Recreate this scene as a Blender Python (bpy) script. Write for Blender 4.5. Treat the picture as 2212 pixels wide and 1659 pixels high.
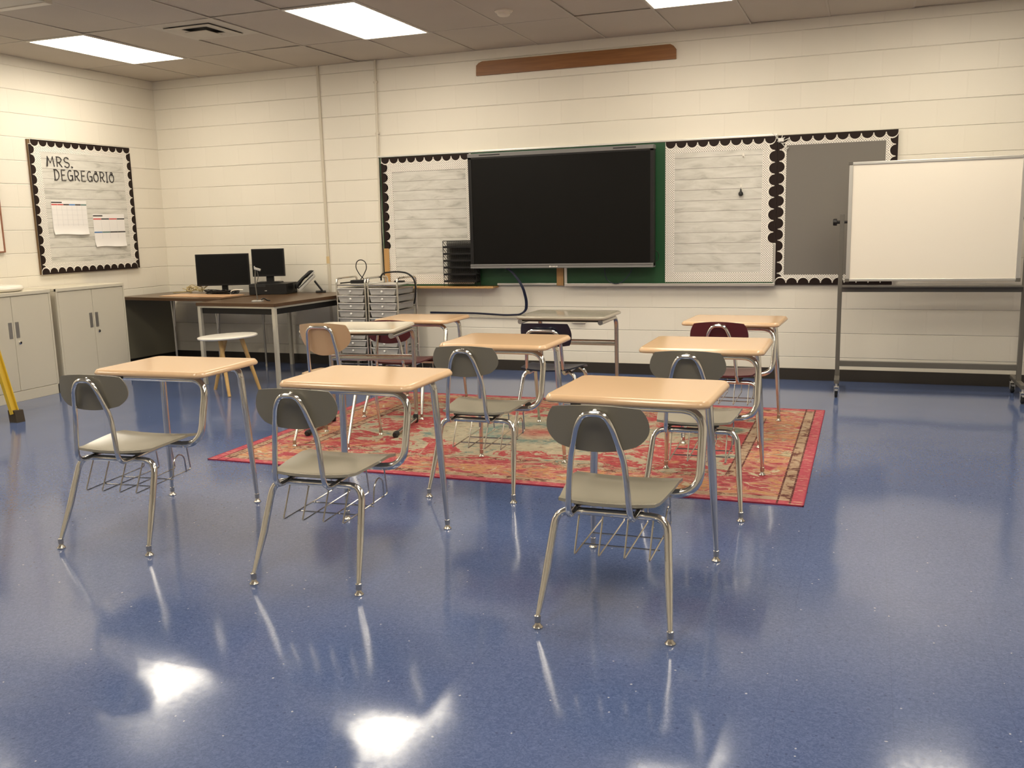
import bpy, bmesh, math, random
from mathutils import Vector, Matrix
random.seed(7)
PI = math.pi
R = math.radians
for o in list(bpy.data.objects):
    bpy.data.objects.remove(o, do_unlink=True)
scn = bpy.context.scene
col = scn.collection

# ------------------------------------------------------------------ camera, world, exposure
CAM = (7.0517, -8.1539, 1.3596)
F_PX, YAW, PITCH, ROLL = 2011.5, -0.3648, 0.1696, -0.0251
fw = Vector((math.sin(YAW) * math.cos(PITCH), math.cos(YAW) * math.cos(PITCH), -math.sin(PITCH)))
r0 = Vector((math.cos(YAW), -math.sin(YAW), 0))
u0 = r0.cross(fw)
rt = math.cos(ROLL) * r0 + math.sin(ROLL) * u0
up = -math.sin(ROLL) * r0 + math.cos(ROLL) * u0
cd = bpy.data.cameras.new('camera')
cd.sensor_fit = 'HORIZONTAL'
cd.sensor_width = 36.0
cd.lens = F_PX / 2212 * 36.0
cd.clip_start = 0.05
cam = bpy.data.objects.new('camera', cd)
col.objects.link(cam)
m3 = Matrix((rt, up, -fw)).transposed()
cam.matrix_world = Matrix.Translation(CAM) @ m3.to_4x4()
scn.camera = cam

w = bpy.data.worlds.new('world')
scn.world = w
w.use_nodes = True
w.node_tree.nodes['Background'].inputs[0].default_value = (0.9, 0.85, 0.75, 1)
w.node_tree.nodes['Background'].inputs[1].default_value = 0.05
scn.view_settings.view_transform = 'Standard'
scn.view_settings.look = 'None'
scn.view_settings.exposure = 0.92
scn.view_settings.gamma = 1.0
scn.view_settings.use_curve_mapping = False
LIGHT = 9.0                       # emission of the ceiling light lenses
LIGHT_COL = (1.0, 0.905, 0.745)

# ------------------------------------------------------------------ materials
def mat(name, base, rough=0.5, metal=0.0, spec=0.5, coat=0.0, coat_rough=0.1):
    m = bpy.data.materials.new(name)
    m.use_nodes = True
    b = m.node_tree.nodes['Principled BSDF']
    b.inputs['Base Color'].default_value = (*base, 1)
    b.inputs['Roughness'].default_value = rough
    b.inputs['Metallic'].default_value = metal
    b.inputs['Specular IOR Level'].default_value = spec
    b.inputs['Coat Weight'].default_value = coat
    b.inputs['Coat Roughness'].default_value = coat_rough
    return m


class NT:
    """small helper for building node trees"""
    def __init__(s, m):
        s.t = m.node_tree
        s.b = s.t.nodes['Principled BSDF']

    def n(s, kind, **kw):
        nd = s.t.nodes.new(kind)
        for k, v in kw.items():
            if k.startswith('i_'):
                nd.inputs[int(k[2:]) if k[2:].isdigit() else k[2:].replace('_', ' ')].default_value = v
            else:
                setattr(nd, k, v)
        return nd

    def l(s, a, b):
        s.t.links.new(a, b)

    def math(s, op, a, b=None, c=None):
        nd = s.t.nodes.new('ShaderNodeMath')
        nd.operation = op
        for i, v in enumerate((a, b, c)):
            if v is None:
                continue
            if isinstance(v, (int, float)):
                nd.inputs[i].default_value = v
            else:
                s.l(v, nd.inputs[i])
        return nd.outputs[0]

    def mix(s, f, a, b):
        nd = s.t.nodes.new('ShaderNodeMix')
        nd.data_type = 'RGBA'
        for i, v in ((0, f), (6, a), (7, b)):
            if isinstance(v, (int, float)):
                nd.inputs[i].default_value = v
            elif isinstance(v, tuple):
                nd.inputs[i].default_value = (*v, 1) if len(v) == 3 else v
            else:
                s.l(v, nd.inputs[i])
        return nd.outputs[2]

    def coords(s):
        tc = s.n('ShaderNodeTexCoord')
        sep = s.n('ShaderNodeSeparateXYZ')
        s.l(tc.outputs['Object'], sep.inputs[0])
        return tc.outputs['Object'], sep.outputs[0], sep.outputs[1], sep.outputs[2]

    def vec(s, x=0.0, y=0.0, z=0.0):
        nd = s.n('ShaderNodeCombineXYZ')
        for i, v in enumerate((x, y, z)):
            if isinstance(v, (int, float)):
                nd.inputs[i].default_value = v
            else:
                s.l(v, nd.inputs[i])
        return nd.outputs[0]

    def noise(s, v, scale, detail=2.0, rough=0.5, dist=0.0):
        nd = s.n('ShaderNodeTexNoise')
        s.l(v, nd.inputs['Vector'])
        nd.inputs['Scale'].default_value = scale
        nd.inputs['Detail'].default_value = detail
        nd.inputs['Roughness'].default_value = rough
        nd.inputs['Distortion'].default_value = dist
        return nd.outputs[0]

    def ramp(s, f, stops, interp='LINEAR'):
        nd = s.n('ShaderNodeValToRGB')
        nd.color_ramp.interpolation = interp
        el = nd.color_ramp.elements
        while len(el) < len(stops):
            el.new(0.5)
        for e, (p, c) in zip(el, stops):
            e.position = p
            e.color = (*c, 1) if len(c) == 3 else c
        s.l(f, nd.inputs[0])
        return nd.outputs[0]

    def bump(s, h, dist=0.01, strength=1.0):
        nd = s.n('ShaderNodeBump')
        nd.inputs['Distance'].default_value = dist
        nd.inputs['Strength'].default_value = strength
        s.l(h, nd.inputs['Height'])
        return nd.outputs[0]


def block_wall(name, axis):
    m = mat(name, (0.78, 0.72, 0.60), 0.55, spec=0.35)
    t = NT(m)
    o, x, y, z = t.coords()
    h = x if axis == 'x' else y
    v = t.vec(h, t.math('SUBTRACT', z, 0.1951 - 0.2032 * 5), 0.0)
    br = t.n('ShaderNodeTexBrick', offset=0.5)
    t.l(v, br.inputs['Vector'])
    br.inputs['Scale'].default_value = 1.0
    br.inputs['Brick Width'].default_value = 0.4064
    br.inputs['Row Height'].default_value = 0.2032
    br.inputs['Mortar Size'].default_value = 0.0055
    br.inputs['Mortar Smooth'].default_value = 0.5
    br.inputs['Color1'].default_value = (0.775, 0.725, 0.625, 1)
    br.inputs['Color2'].default_value = (0.80, 0.75, 0.65, 1)
    br.inputs['Mortar'].default_value = (0.775, 0.725, 0.625, 1)
    n1 = t.noise(o, 1.3, 3)
    c = t.mix(t.math('MULTIPLY', n1, 0.22), br.outputs[0], (0.74, 0.69, 0.58))
    t.l(c, t.b.inputs['Base Color'])
    # horizontal joints stronger than the paint-filled vertical ones
    zz = t.math('SUBTRACT', z, 0.1951 - 0.2032 * 5)
    fr = t.math('ABSOLUTE', t.math('SUBTRACT', t.math('FRACT', t.math('DIVIDE', zz, 0.2032)), 0.5))
    nz = t.noise(t.vec(t.math('MULTIPLY', h, 1.5), t.math('MULTIPLY', z, 1.5), 3.0), 2.0, 3)
    bed = t.math('MULTIPLY', t.math('SMOOTH_MIN', t.math('MULTIPLY', t.math('SUBTRACT', fr, 0.480), 50.0), 1.0, 0.3),
                 t.math('MULTIPLY', nz, 1.5))
    bed = t.math('MAXIMUM', bed, 0.0)
    hgt = t.math('SUBTRACT', t.math('MULTIPLY', t.noise(o, 90.0, 3), 0.07), bed)
    hgt = t.math('SUBTRACT', hgt, t.math('MULTIPLY', br.outputs['Fac'], t.math('MULTIPLY', nz, 0.22)))
    t.l(t.bump(hgt, 0.0055, 0.85), t.b.inputs['Normal'])
    return m


def floor_mat():
    m = mat('blue_vinyl_tile', (0.07, 0.11, 0.27), 0.15, spec=0.75)
    t = NT(m)
    o, x, y, z = t.coords()
    # chips
    chip_v = t.vec(t.math('MULTIPLY', x, 1.0), t.math('MULTIPLY', y, 1.0), 0.0)
    big = t.noise(chip_v, 6.0, 4, 0.6)
    mid = t.noise(chip_v, 95.0, 3, 0.6, 1.2)
    base = t.mix(big, (0.054, 0.086, 0.192), (0.074, 0.110, 0.234))
    base = t.mix(t.math('MULTIPLY', t.ramp(mid, [(0.38, (0, 0, 0)), (0.66, (1, 1, 1))]), 0.9), base, (0.112, 0.152, 0.295))
    vo = t.n('ShaderNodeTexVoronoi', feature='F1')
    vo.inputs['Scale'].default_value = 46.0
    wob = t.n('ShaderNodeTexNoise')
    wob.inputs['Scale'].default_value = 40.0
    t.l(chip_v, wob.inputs['Vector'])
    vv = t.n('ShaderNodeMixRGB')
    vv.inputs[0].default_value = 0.012
    t.l(chip_v, vv.inputs[1])
    t.l(wob.outputs[1], vv.inputs[2])
    t.l(vv.outputs[0], vo.inputs['Vector'])
    sepc = t.n('ShaderNodeSeparateColor')
    t.l(vo.outputs['Color'], sepc.inputs[0])
    near = t.math('LESS_THAN', vo.outputs['Distance'], 0.15)
    white = t.math('MULTIPLY', near, t.math('GREATER_THAN', sepc.outputs[0], 0.968))
    dark = t.math('MULTIPLY', t.math('LESS_THAN', vo.outputs['Distance'], 0.18), t.math('LESS_THAN', sepc.outputs[0], 0.11))
    base = t.mix(t.math('MULTIPLY', dark, 0.55), base, (0.030, 0.045, 0.11))
    base = t.mix(t.math('MULTIPLY', white, 0.7), base, (0.50, 0.52, 0.58))
    # 12 inch tile grid
    fx = t.math('DIVIDE', t.math('SUBTRACT', x, 7.165 - 0.3048 * 60), 0.3048)
    fy = t.math('DIVIDE', t.math('SUBTRACT', y, -5.634 - 0.3048 * 60), 0.3048)
    ex = t.math('ABSOLUTE', t.math('SUBTRACT', t.math('FRACT', fx), 0.5))
    ey = t.math('ABSOLUTE', t.math('SUBTRACT', t.math('FRACT', fy), 0.5))
    seam = t.math('GREATER_THAN', t.math('MAXIMUM', ex, ey), 0.4965)
    base = t.mix(t.math('MULTIPLY', seam, 0.35), base, (0.05, 0.07, 0.16))
    t.l(base, t.b.inputs['Base Color'])
    # every tile lies at a slightly different angle
    wn = t.n('ShaderNodeTexWhiteNoise', noise_dimensions='2D')
    t.l(t.vec(t.math('FLOOR', fx), t.math('FLOOR', fy), 0), wn.inputs['Vector'])
    geo = t.n('ShaderNodeNewGeometry')
    sc = t.n('ShaderNodeVectorMath', operation='SUBTRACT')
    t.l(wn.outputs['Color'], sc.inputs[0])
    sc.inputs[1].default_value = (0.5, 0.5, 0.5)
    s2 = t.n('ShaderNodeVectorMath', operation='MULTIPLY')
    t.l(sc.outputs[0], s2.inputs[0])
    s2.inputs[1].default_value = (0.008, 0.008, 0.0)
    def wave(scale, amount, detail):
        nz = t.n('ShaderNodeTexNoise')
        nz.inputs['Scale'].default_value = scale
        nz.inputs['Detail'].default_value = detail
        t.l(o, nz.inputs['Vector'])
        a = t.n('ShaderNodeVectorMath', operation='SUBTRACT')
        t.l(nz.outputs['Color'], a.inputs[0])
        a.inputs[1].default_value = (0.5, 0.5, 0.5)
        b = t.n('ShaderNodeVectorMath', operation='MULTIPLY')
        t.l(a.outputs[0], b.inputs[0])
        b.inputs[1].default_value = (amount, amount, 0.0)
        return b.outputs[0]
    def add(a, b):
        nd = t.n('ShaderNodeVectorMath', operation='ADD')
        t.l(a, nd.inputs[0])
        t.l(b, nd.inputs[1])
        return nd
    ad = add(add(geo.outputs['Normal'], s2.outputs[0]).outputs[0], add(wave(2.4, 0.030, 1.0), wave(45.0, 0.012, 1.0)).outputs[0])
    no = t.n('ShaderNodeVectorMath', operation='NORMALIZE')
    t.l(ad.outputs[0], no.inputs[0])
    t.l(no.outputs[0], t.b.inputs['Normal'])
    t.l(no.outputs[0], t.b.inputs['Coat Normal'])
    rr = t.math('ADD', 0.09, t.math('MULTIPLY', t.noise(o, 1.7, 3), 0.06))
    t.l(rr, t.b.inputs['Roughness'])
    return m


def ceiling_mat():
    m = mat('ceiling_tile', (0.52, 0.46, 0.38), 0.9, spec=0.1)
    t = NT(m)
    o, x, y, z = t.coords()
    n = t.noise(o, 1.1, 3)
    t.l(t.mix(n, (0.47, 0.42, 0.35), (0.58, 0.52, 0.44)), t.b.inputs['Base Color'])
    h = t.noise(o, 120.0, 2)
    t.l(t.bump(h, 0.002, 0.5), t.b.inputs['Normal'])
    return m


def shiplap(name, axis):
    """printed whitewashed plank paper"""
    m = mat(name, (0.72, 0.70, 0.66), 0.6, spec=0.25)
    t = NT(m)
    o, x, y, z = t.coords()
    h = x if axis == 'x' else y
    f = t.math('FRACT', t.math('DIVIDE', z, 0.0895))
    row = t.math('FLOOR', t.math('DIVIDE', z, 0.0895))
    vv = t.vec(t.math('MULTIPLY', h, 2.2), t.math('MULTIPLY', z, 9.0), t.math('MULTIPLY', row, 3.7))
    n1 = t.noise(vv, 1.8, 5, 0.62, 0.6)
    n2 = t.noise(t.vec(t.math('MULTIPLY', h, 3.0), t.math('MULTIPLY', z, 60.0), row), 2.0, 3)
    c = t.ramp(n1, [(0.30, (0.42, 0.405, 0.355)), (0.43, (0.58, 0.56, 0.50)), (0.56, (0.65, 0.63, 0.57)), (0.75, (0.72, 0.695, 0.635))])
    c = t.mix(t.math('MULTIPLY', n2, 0.16), c, (0.50, 0.47, 0.43))
    line = t.math('GREATER_THAN', f, t.math('ADD', 0.945, t.math('MULTIPLY', t.noise(vv, 4.0, 2), 0.04)))
    c = t.mix(t.math('MULTIPLY', line, 0.85), c, (0.13, 0.115, 0.095))
    t.l(c, t.b.inputs['Base Color'])
    return m


def dotted(name, axis):
    """white border paper with small dark dots in a staggered lattice"""
    m = mat(name, (0.80, 0.76, 0.69), 0.6, spec=0.25)
    t = NT(m)
    o, x, y, z = t.coords()
    h = x if axis == 'x' else y
    s = 0.0135
    a = t.math('DIVIDE', t.math('ADD', h, z), s * 1.414)
    b = t.math('DIVIDE', t.math('SUBTRACT', h, z), s * 1.414)
    fa = t.math('SUBTRACT', t.math('FRACT', t.math('ADD', a, 200.0)), 0.5)
    fb = t.math('SUBTRACT', t.math('FRACT', t.math('ADD', b, 200.0)), 0.5)
    d = t.math('ADD', t.math('MULTIPLY', fa, fa), t.math('MULTIPLY', fb, fb))
    c = t.mix(t.math('LESS_THAN', d, 0.065), (0.84, 0.80, 0.73), (0.06, 0.05, 0.04))
    t.l(c, t.b.inputs['Base Color'])
    return m


def wood(name, c1, c2, rough=0.45, axis='x', scale=1.0):
    m = mat(name, c1, rough)
    t = NT(m)
    o, x, y, z = t.coords()
    a, b, c_ = (x, y, z) if axis == 'x' else ((y, x, z) if axis == 'y' else (z, x, y))
    v = t.vec(t.math('MULTIPLY', a, 1.2 * scale), t.math('MULTIPLY', b, 22 * scale), t.math('MULTIPLY', c_, 22 * scale))
    n = t.noise(v, 2.0, 4, 0.6, 0.8)
    t.l(t.ramp(n, [(0.3, c1), (0.7, c2)]), t.b.inputs['Base Color'])
    return m


def rug_mat():
    m = mat('rug_pile', (0.5, 0.12, 0.12), 0.95, spec=0.1)
    t = NT(m)
    o, x, y, z = t.coords()          # local, centred on the rug
    HX, HY = 1.725, 1.18
    dx = t.math('SUBTRACT', HX, t.math('ABSOLUTE', x))
    dy = t.math('SUBTRACT', HY, t.math('ABSOLUTE', y))
    d = t.math('MINIMUM', t.math('SUBTRACT', HX, t.math('ABSOLUTE', x)), t.math('SUBTRACT', HY, t.math('ABSOLUTE', y)))
    streak = t.vec(t.math('MULTIPLY', x, 1.0), t.math('MULTIPLY', y, 1.6), 0.0)
    n1 = t.noise(streak, 2.6, 5, 0.6, 0.8)
    n2 = t.noise(t.vec(t.math('ADD', x, 7.3), t.math('MULTIPLY', y, 1.6), 4.0), 4.4, 5, 0.62, 1.0)
    n3 = t.noise(t.vec(t.math('MULTIPLY', x, 9.0), t.math('MULTIPLY', y, 30.0), 1.0), 2.0, 4, 0.6, 0.5)
    n4 = t.noise(t.vec(x, y, 9.0), 9.0, 4, 0.65, 1.2)
    pink = t.mix(n3, (0.354, 0.048, 0.077), (0.456, 0.117, 0.139))
    # outer field: orange, pink, yellow, olive
    outer = t.ramp(n2, [(0.0, (0.302, 0.050, 0.072)), (0.42, (0.348, 0.067, 0.081)), (0.45, (0.419, 0.146, 0.131)), (0.49, (0.445, 0.222, 0.150)),
                        (0.53, (0.460, 0.265, 0.107)), (0.57, (0.418, 0.123, 0.115)), (0.62, (0.267, 0.245, 0.152)), (0.68, (0.453, 0.359, 0.237))])
    outer = t.mix(t.ramp(n4, [(0.60, (0, 0, 0)), (0.63, (1, 1, 1))]), outer, (0.486, 0.414, 0.284))
    # inner field: red, cream, teal
    inner = t.ramp(n1, [(0.0, (0.085, 0.157, 0.150)), (0.36, (0.141, 0.213, 0.191)), (0.42, (0.354, 0.318, 0.232)), (0.485, (0.408, 0.351, 0.257)),
                        (0.50, (0.377, 0.071, 0.075)), (0.60, (0.347, 0.059, 0.070)), (0.66, (0.418, 0.144, 0.094)), (0.72, (0.447, 0.303, 0.145))])
    inner = t.mix(t.ramp(n4, [(0.58, (0, 0, 0)), (0.60, (1, 1, 1))]), inner, (0.391, 0.319, 0.233))
    # centre medallion
    rad = t.math('SQRT', t.math('ADD', t.math('POWER', t.math('DIVIDE', x, 0.75), 2.0), t.math('POWER', t.math('DIVIDE', y, 0.5), 2.0)))
    rad = t.math('ADD', rad, t.math('MULTIPLY', t.math('SUBTRACT', n4, 0.5), 0.5))
    med = t.ramp(t.math('MULTIPLY', rad, 0.5), [(0.0, (0.363, 0.090, 0.083)), (0.16, (0.391, 0.319, 0.226)), (0.24, (0.133, 0.205, 0.183)),
                                               (0.34, (0.362, 0.326, 0.240)), (0.47, (0.315, 0.286, 0.207))])
    inner = t.mix(t.math('LESS_THAN', rad, 1.0), inner, med)
    band = t.ramp(n4, [(0.40, (0.122, 0.050, 0.043)), (0.47, (0.357, 0.241, 0.162)), (0.60, (0.390, 0.296, 0.210))])
    c = t.mix(t.math('GREATER_THAN', d, 0.062), pink, band)
    c = t.mix(t.math('GREATER_THAN', d, 0.122), c, outer)
    di = t.math('MINIMUM', dx, t.math('ADD', dy, t.math('MULTIPLY', t.math('SUBTRACT', n2, 0.55), 0.7)))
    c = t.mix(t.math('GREATER_THAN', di, 0.365), c, band)
    c = t.mix(t.math('GREATER_THAN', di, 0.425), c, inner)
    for e, q in ((0.062, dx), (0.122, dx), (0.365, di), (0.425, di)):
        ln = t.math('LESS_THAN', t.math('ABSOLUTE', t.math('SUBTRACT', q, e)), 0.005)
        c = t.mix(t.math('MULTIPLY', ln, t.math('GREATER_THAN', n3, 0.42)), c, (0.09, 0.03, 0.03))
    c = t.mix(t.math('MULTIPLY', t.ramp(n3, [(0.56, (0, 0, 0)), (0.62, (1, 1, 1))]), 0.6), c, (0.50, 0.37, 0.25))
    c = t.mix(t.math('MULTIPLY', t.ramp(n3, [(0.37, (1, 1, 1)), (0.41, (0, 0, 0))]), 0.72), c, (0.13, 0.05, 0.04))
    t.l(c, t.b.inputs['Base Color'])
    t.l(t.bump(t.noise(o, 260.0, 2), 0.003, 0.6), t.b.inputs['Normal'])
    return m


M = {}
M['wall_x'] = block_wall('painted_block_x', 'x')
M['wall_y'] = block_wall('painted_block_y', 'y')
M['floor'] = floor_mat()
M['ceiling'] = ceiling_mat()
M['ship_x'] = shiplap('plank_paper_x', 'x')
M['ship_y'] = shiplap('plank_paper_y', 'y')
M['dot_x'] = dotted('dotted_paper_x', 'x')
M['dot_y'] = dotted('dotted_paper_y', 'y')
M['rug'] = rug_mat()
M['base'] = mat('baseboard_vinyl', (0.032, 0.026, 0.020), 0.4)
M['tbar'] = mat('ceiling_grid_paint', (0.50, 0.45, 0.38), 0.6)
M['chrome'] = mat('chrome', (0.72, 0.70, 0.66), 0.14, 1.0)
M['chrome_worn'] = mat('chrome_worn', (0.55, 0.52, 0.47), 0.24, 1.0)
M['steel'] = mat('steel_grey', (0.42, 0.40, 0.37), 0.38, 0.8)
M['alu'] = mat('aluminium', (0.66, 0.64, 0.60), 0.35, 0.9)
M['tan'] = mat('tan_laminate', (0.64, 0.435, 0.262), 0.16, spec=0.55)
M['tan_edge'] = mat('tan_edge', (0.66, 0.45, 0.26), 0.18)
M['cream'] = mat('cream_laminate', (0.68, 0.62, 0.50), 0.10, spec=0.6)
M['greige'] = mat('greige_laminate', (0.40, 0.36, 0.29), 0.12, spec=0.6)
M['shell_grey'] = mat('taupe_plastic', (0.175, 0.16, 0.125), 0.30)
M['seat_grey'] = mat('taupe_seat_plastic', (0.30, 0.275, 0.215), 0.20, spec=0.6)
M['shell_red'] = mat('burgundy_plastic', (0.085, 0.012, 0.016), 0.30)
M['shell_beige'] = mat('beige_plastic', (0.55, 0.38, 0.22), 0.35)
M['shell_navy'] = mat('navy_plastic', (0.010, 0.013, 0.028), 0.28)
M['rubber'] = mat('black_rubber', (0.012, 0.012, 0.012), 0.6)
M['black'] = mat('black_plastic', (0.007, 0.006, 0.006), 0.45, spec=0.35)
M['screen'] = mat('screen_glass', (0.004, 0.004, 0.004), 0.32, spec=0.25)
M['tv_screen'] = mat('display_glass', (0.0035, 0.003, 0.0025), 0.42, spec=0.16)
M['tv_grey'] = mat('display_grey', (0.17, 0.165, 0.16), 0.4)
M['green'] = mat('chalkboard_green', (0.006, 0.060, 0.018), 0.45)
M['brown_print'] = mat('border_dark_brown', (0.016, 0.008, 0.006), 0.55, spec=0.2)
M['white_print'] = mat('border_white', (0.82, 0.78, 0.70), 0.5)
M['grey_board'] = mat('grey_fabric_board', (0.185, 0.170, 0.150), 0.75, spec=0.2)
M['plank_wood'] = wood('orange_stained_wood', (0.20, 0.075, 0.018), (0.28, 0.115, 0.03), 0.5)
M['ledge_wood'] = wood('oak_ledge', (0.42, 0.23, 0.08), (0.55, 0.33, 0.13), 0.5)
M['strip_wood'] = wood('oak_strip', (0.42, 0.23, 0.08), (0.52, 0.30, 0.11), 0.5, 'z')
M['desk_wood'] = wood('walnut_laminate', (0.085, 0.047, 0.022), (0.125, 0.072, 0.036), 0.28)
M['desk_edge'] = mat('walnut_edge', (0.075, 0.036, 0.015), 0.35)
M['leg_wood'] = wood('beech_leg', (0.52, 0.31, 0.10), (0.62, 0.40, 0.15), 0.45, 'z')
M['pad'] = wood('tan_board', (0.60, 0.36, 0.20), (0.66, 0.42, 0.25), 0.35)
M['cabinet'] = mat('cabinet_paint', (0.62, 0.57, 0.46), 0.42)
M['cab_gap'] = mat('cabinet_side', (0.42, 0.38, 0.29), 0.5)
M['dark_metal'] = mat('dark_metal', (0.075, 0.07, 0.055), 0.35, 0.3)
M['olive_shade'] = mat('olive_shade', (0.17, 0.155, 0.11), 0.4)  # dark olive standing in for the shade below the corner table
M['board_edge'] = wood('board_edge', (0.13, 0.075, 0.03), (0.18, 0.11, 0.045), 0.5, 'z')
M['beige_metal'] = mat('beige_steel', (0.55, 0.52, 0.44), 0.35, 0.3)
M['white_gloss'] = mat('white_gloss', (0.80, 0.76, 0.68), 0.25)
M['board_white'] = mat('dry_erase_white', (0.80, 0.74, 0.64), 0.25)
M['stand_grey'] = mat('stand_grey_paint', (0.105, 0.095, 0.080), 0.45)
M['drawer'] = mat('drawer_frosted', (0.40, 0.385, 0.36), 0.35)
M['drawer_lip'] = mat('drawer_lip', (0.62, 0.60, 0.56), 0.3)
M['knob'] = mat('white_knob', (0.85, 0.83, 0.78), 0.25)
M['yellow'] = mat('yellow_fibreglass', (0.60, 0.40, 0.03), 0.4)
M['brown_rubber'] = mat('brown_rubber', (0.05, 0.035, 0.02), 0.7)
M['ladder_grey'] = mat('ladder_grey', (0.20, 0.18, 0.16), 0.5, 0.4)
M['paper'] = mat('paper', (0.80, 0.77, 0.74), 0.7, spec=0.2)
M['ink'] = mat('ink_dark', (0.03, 0.025, 0.025), 0.6)
M['ink_red'] = mat('ink_red', (0.60, 0.10, 0.09), 0.6)
M['ink_blue'] = mat('ink_blue', (0.08, 0.22, 0.50), 0.6)
M['ink_green'] = mat('ink_teal', (0.10, 0.20, 0.18), 0.6)
M['ink_line'] = mat('ink_line', (0.58, 0.56, 0.55), 0.7)
M['cable_blue'] = mat('cable_navy', (0.014, 0.018, 0.045), 0.45)
M['cable_tan'] = mat('cable_tan', (0.45, 0.36, 0.16), 0.5)
M['conduit'] = mat('conduit_paint', (0.66, 0.60, 0.49), 0.45)
M['tape'] = mat('masking_tape', (0.62, 0.46, 0.24), 0.7)
M['phone_grey'] = mat('phone_silver', (0.40, 0.39, 0.36), 0.4)
M['ivory'] = mat('ivory_plastic', (0.70, 0.64, 0.53), 0.4)
M['seal'] = mat('joint_filler', (0.60, 0.54, 0.43), 0.6)
M['frame_red'] = mat('reddish_frame', (0.28, 0.12, 0.07), 0.5)
M['vent'] = mat('vent_paint', (0.50, 0.45, 0.37), 0.5)
M['vent_dark'] = mat('vent_inside', (0.02, 0.017, 0.014), 0.8)
ml = bpy.data.materials.new('light_lens')
ml.use_nodes = True
nt = ml.node_tree
nt.nodes.remove(nt.nodes['Principled BSDF'])
em = nt.nodes.new('ShaderNodeEmission')
em.inputs[0].default_value = (*LIGHT_COL, 1)
em.inputs[1].default_value = LIGHT
nt.links.new(em.outputs[0], nt.nodes['Material Output'].inputs[0])
M['lens'] = ml
mm = bpy.data.materials.new('wire_mesh')
mm.use_nodes = True
nt = NT(mm)
nt.b.inputs['Base Color'].default_value = (0.010, 0.009, 0.008, 1)
o_, x_, y_, z_ = nt.coords()
def _cell(v):
    return nt.math('ABSOLUTE', nt.math('SUBTRACT', nt.math('FRACT', nt.math('ADD', nt.math('DIVIDE', v, 0.006), 50.0)), 0.5))
hole = nt.math('LESS_THAN', nt.math('MAXIMUM', nt.math('MAXIMUM', _cell(x_), _cell(z_)), 0.0), 0.27)
nt.l(nt.math('SUBTRACT', 1.0, nt.math('MULTIPLY', hole, 1.0)), nt.b.inputs['Alpha'])
M['mesh'] = mm


# ------------------------------------------------------------------ mesh builder
def sweep_points(pts, rad, fillet, steps=5):
    """polyline with its corners rounded; returns points and radii"""
    pts = [Vector(p) for p in pts]
    if isinstance(rad, (int, float)):
        rad = [rad] * len(pts)
    if not isinstance(fillet, (list, tuple)):
        fillet = [fillet] * len(pts)
    P, Q = [pts[0]], [rad[0]]
    for i in range(1, len(pts) - 1):
        a, b, c = pts[i - 1], pts[i], pts[i + 1]
        f = min(fillet[i], (a - b).length * 0.49, (c - b).length * 0.49)
        if f < 1e-5:
            P.append(b); Q.append(rad[i]); continue
        s, e = b + (a - b).normalized() * f, b + (c - b).normalized() * f
        for k in range(steps + 1):
            t = k / steps
            P.append(s * (1 - t) ** 2 + b * 2 * t * (1 - t) + e * t * t)
            Q.append(rad[i])
    P.append(pts[-1]); Q.append(rad[-1])
    return P, Q


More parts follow.
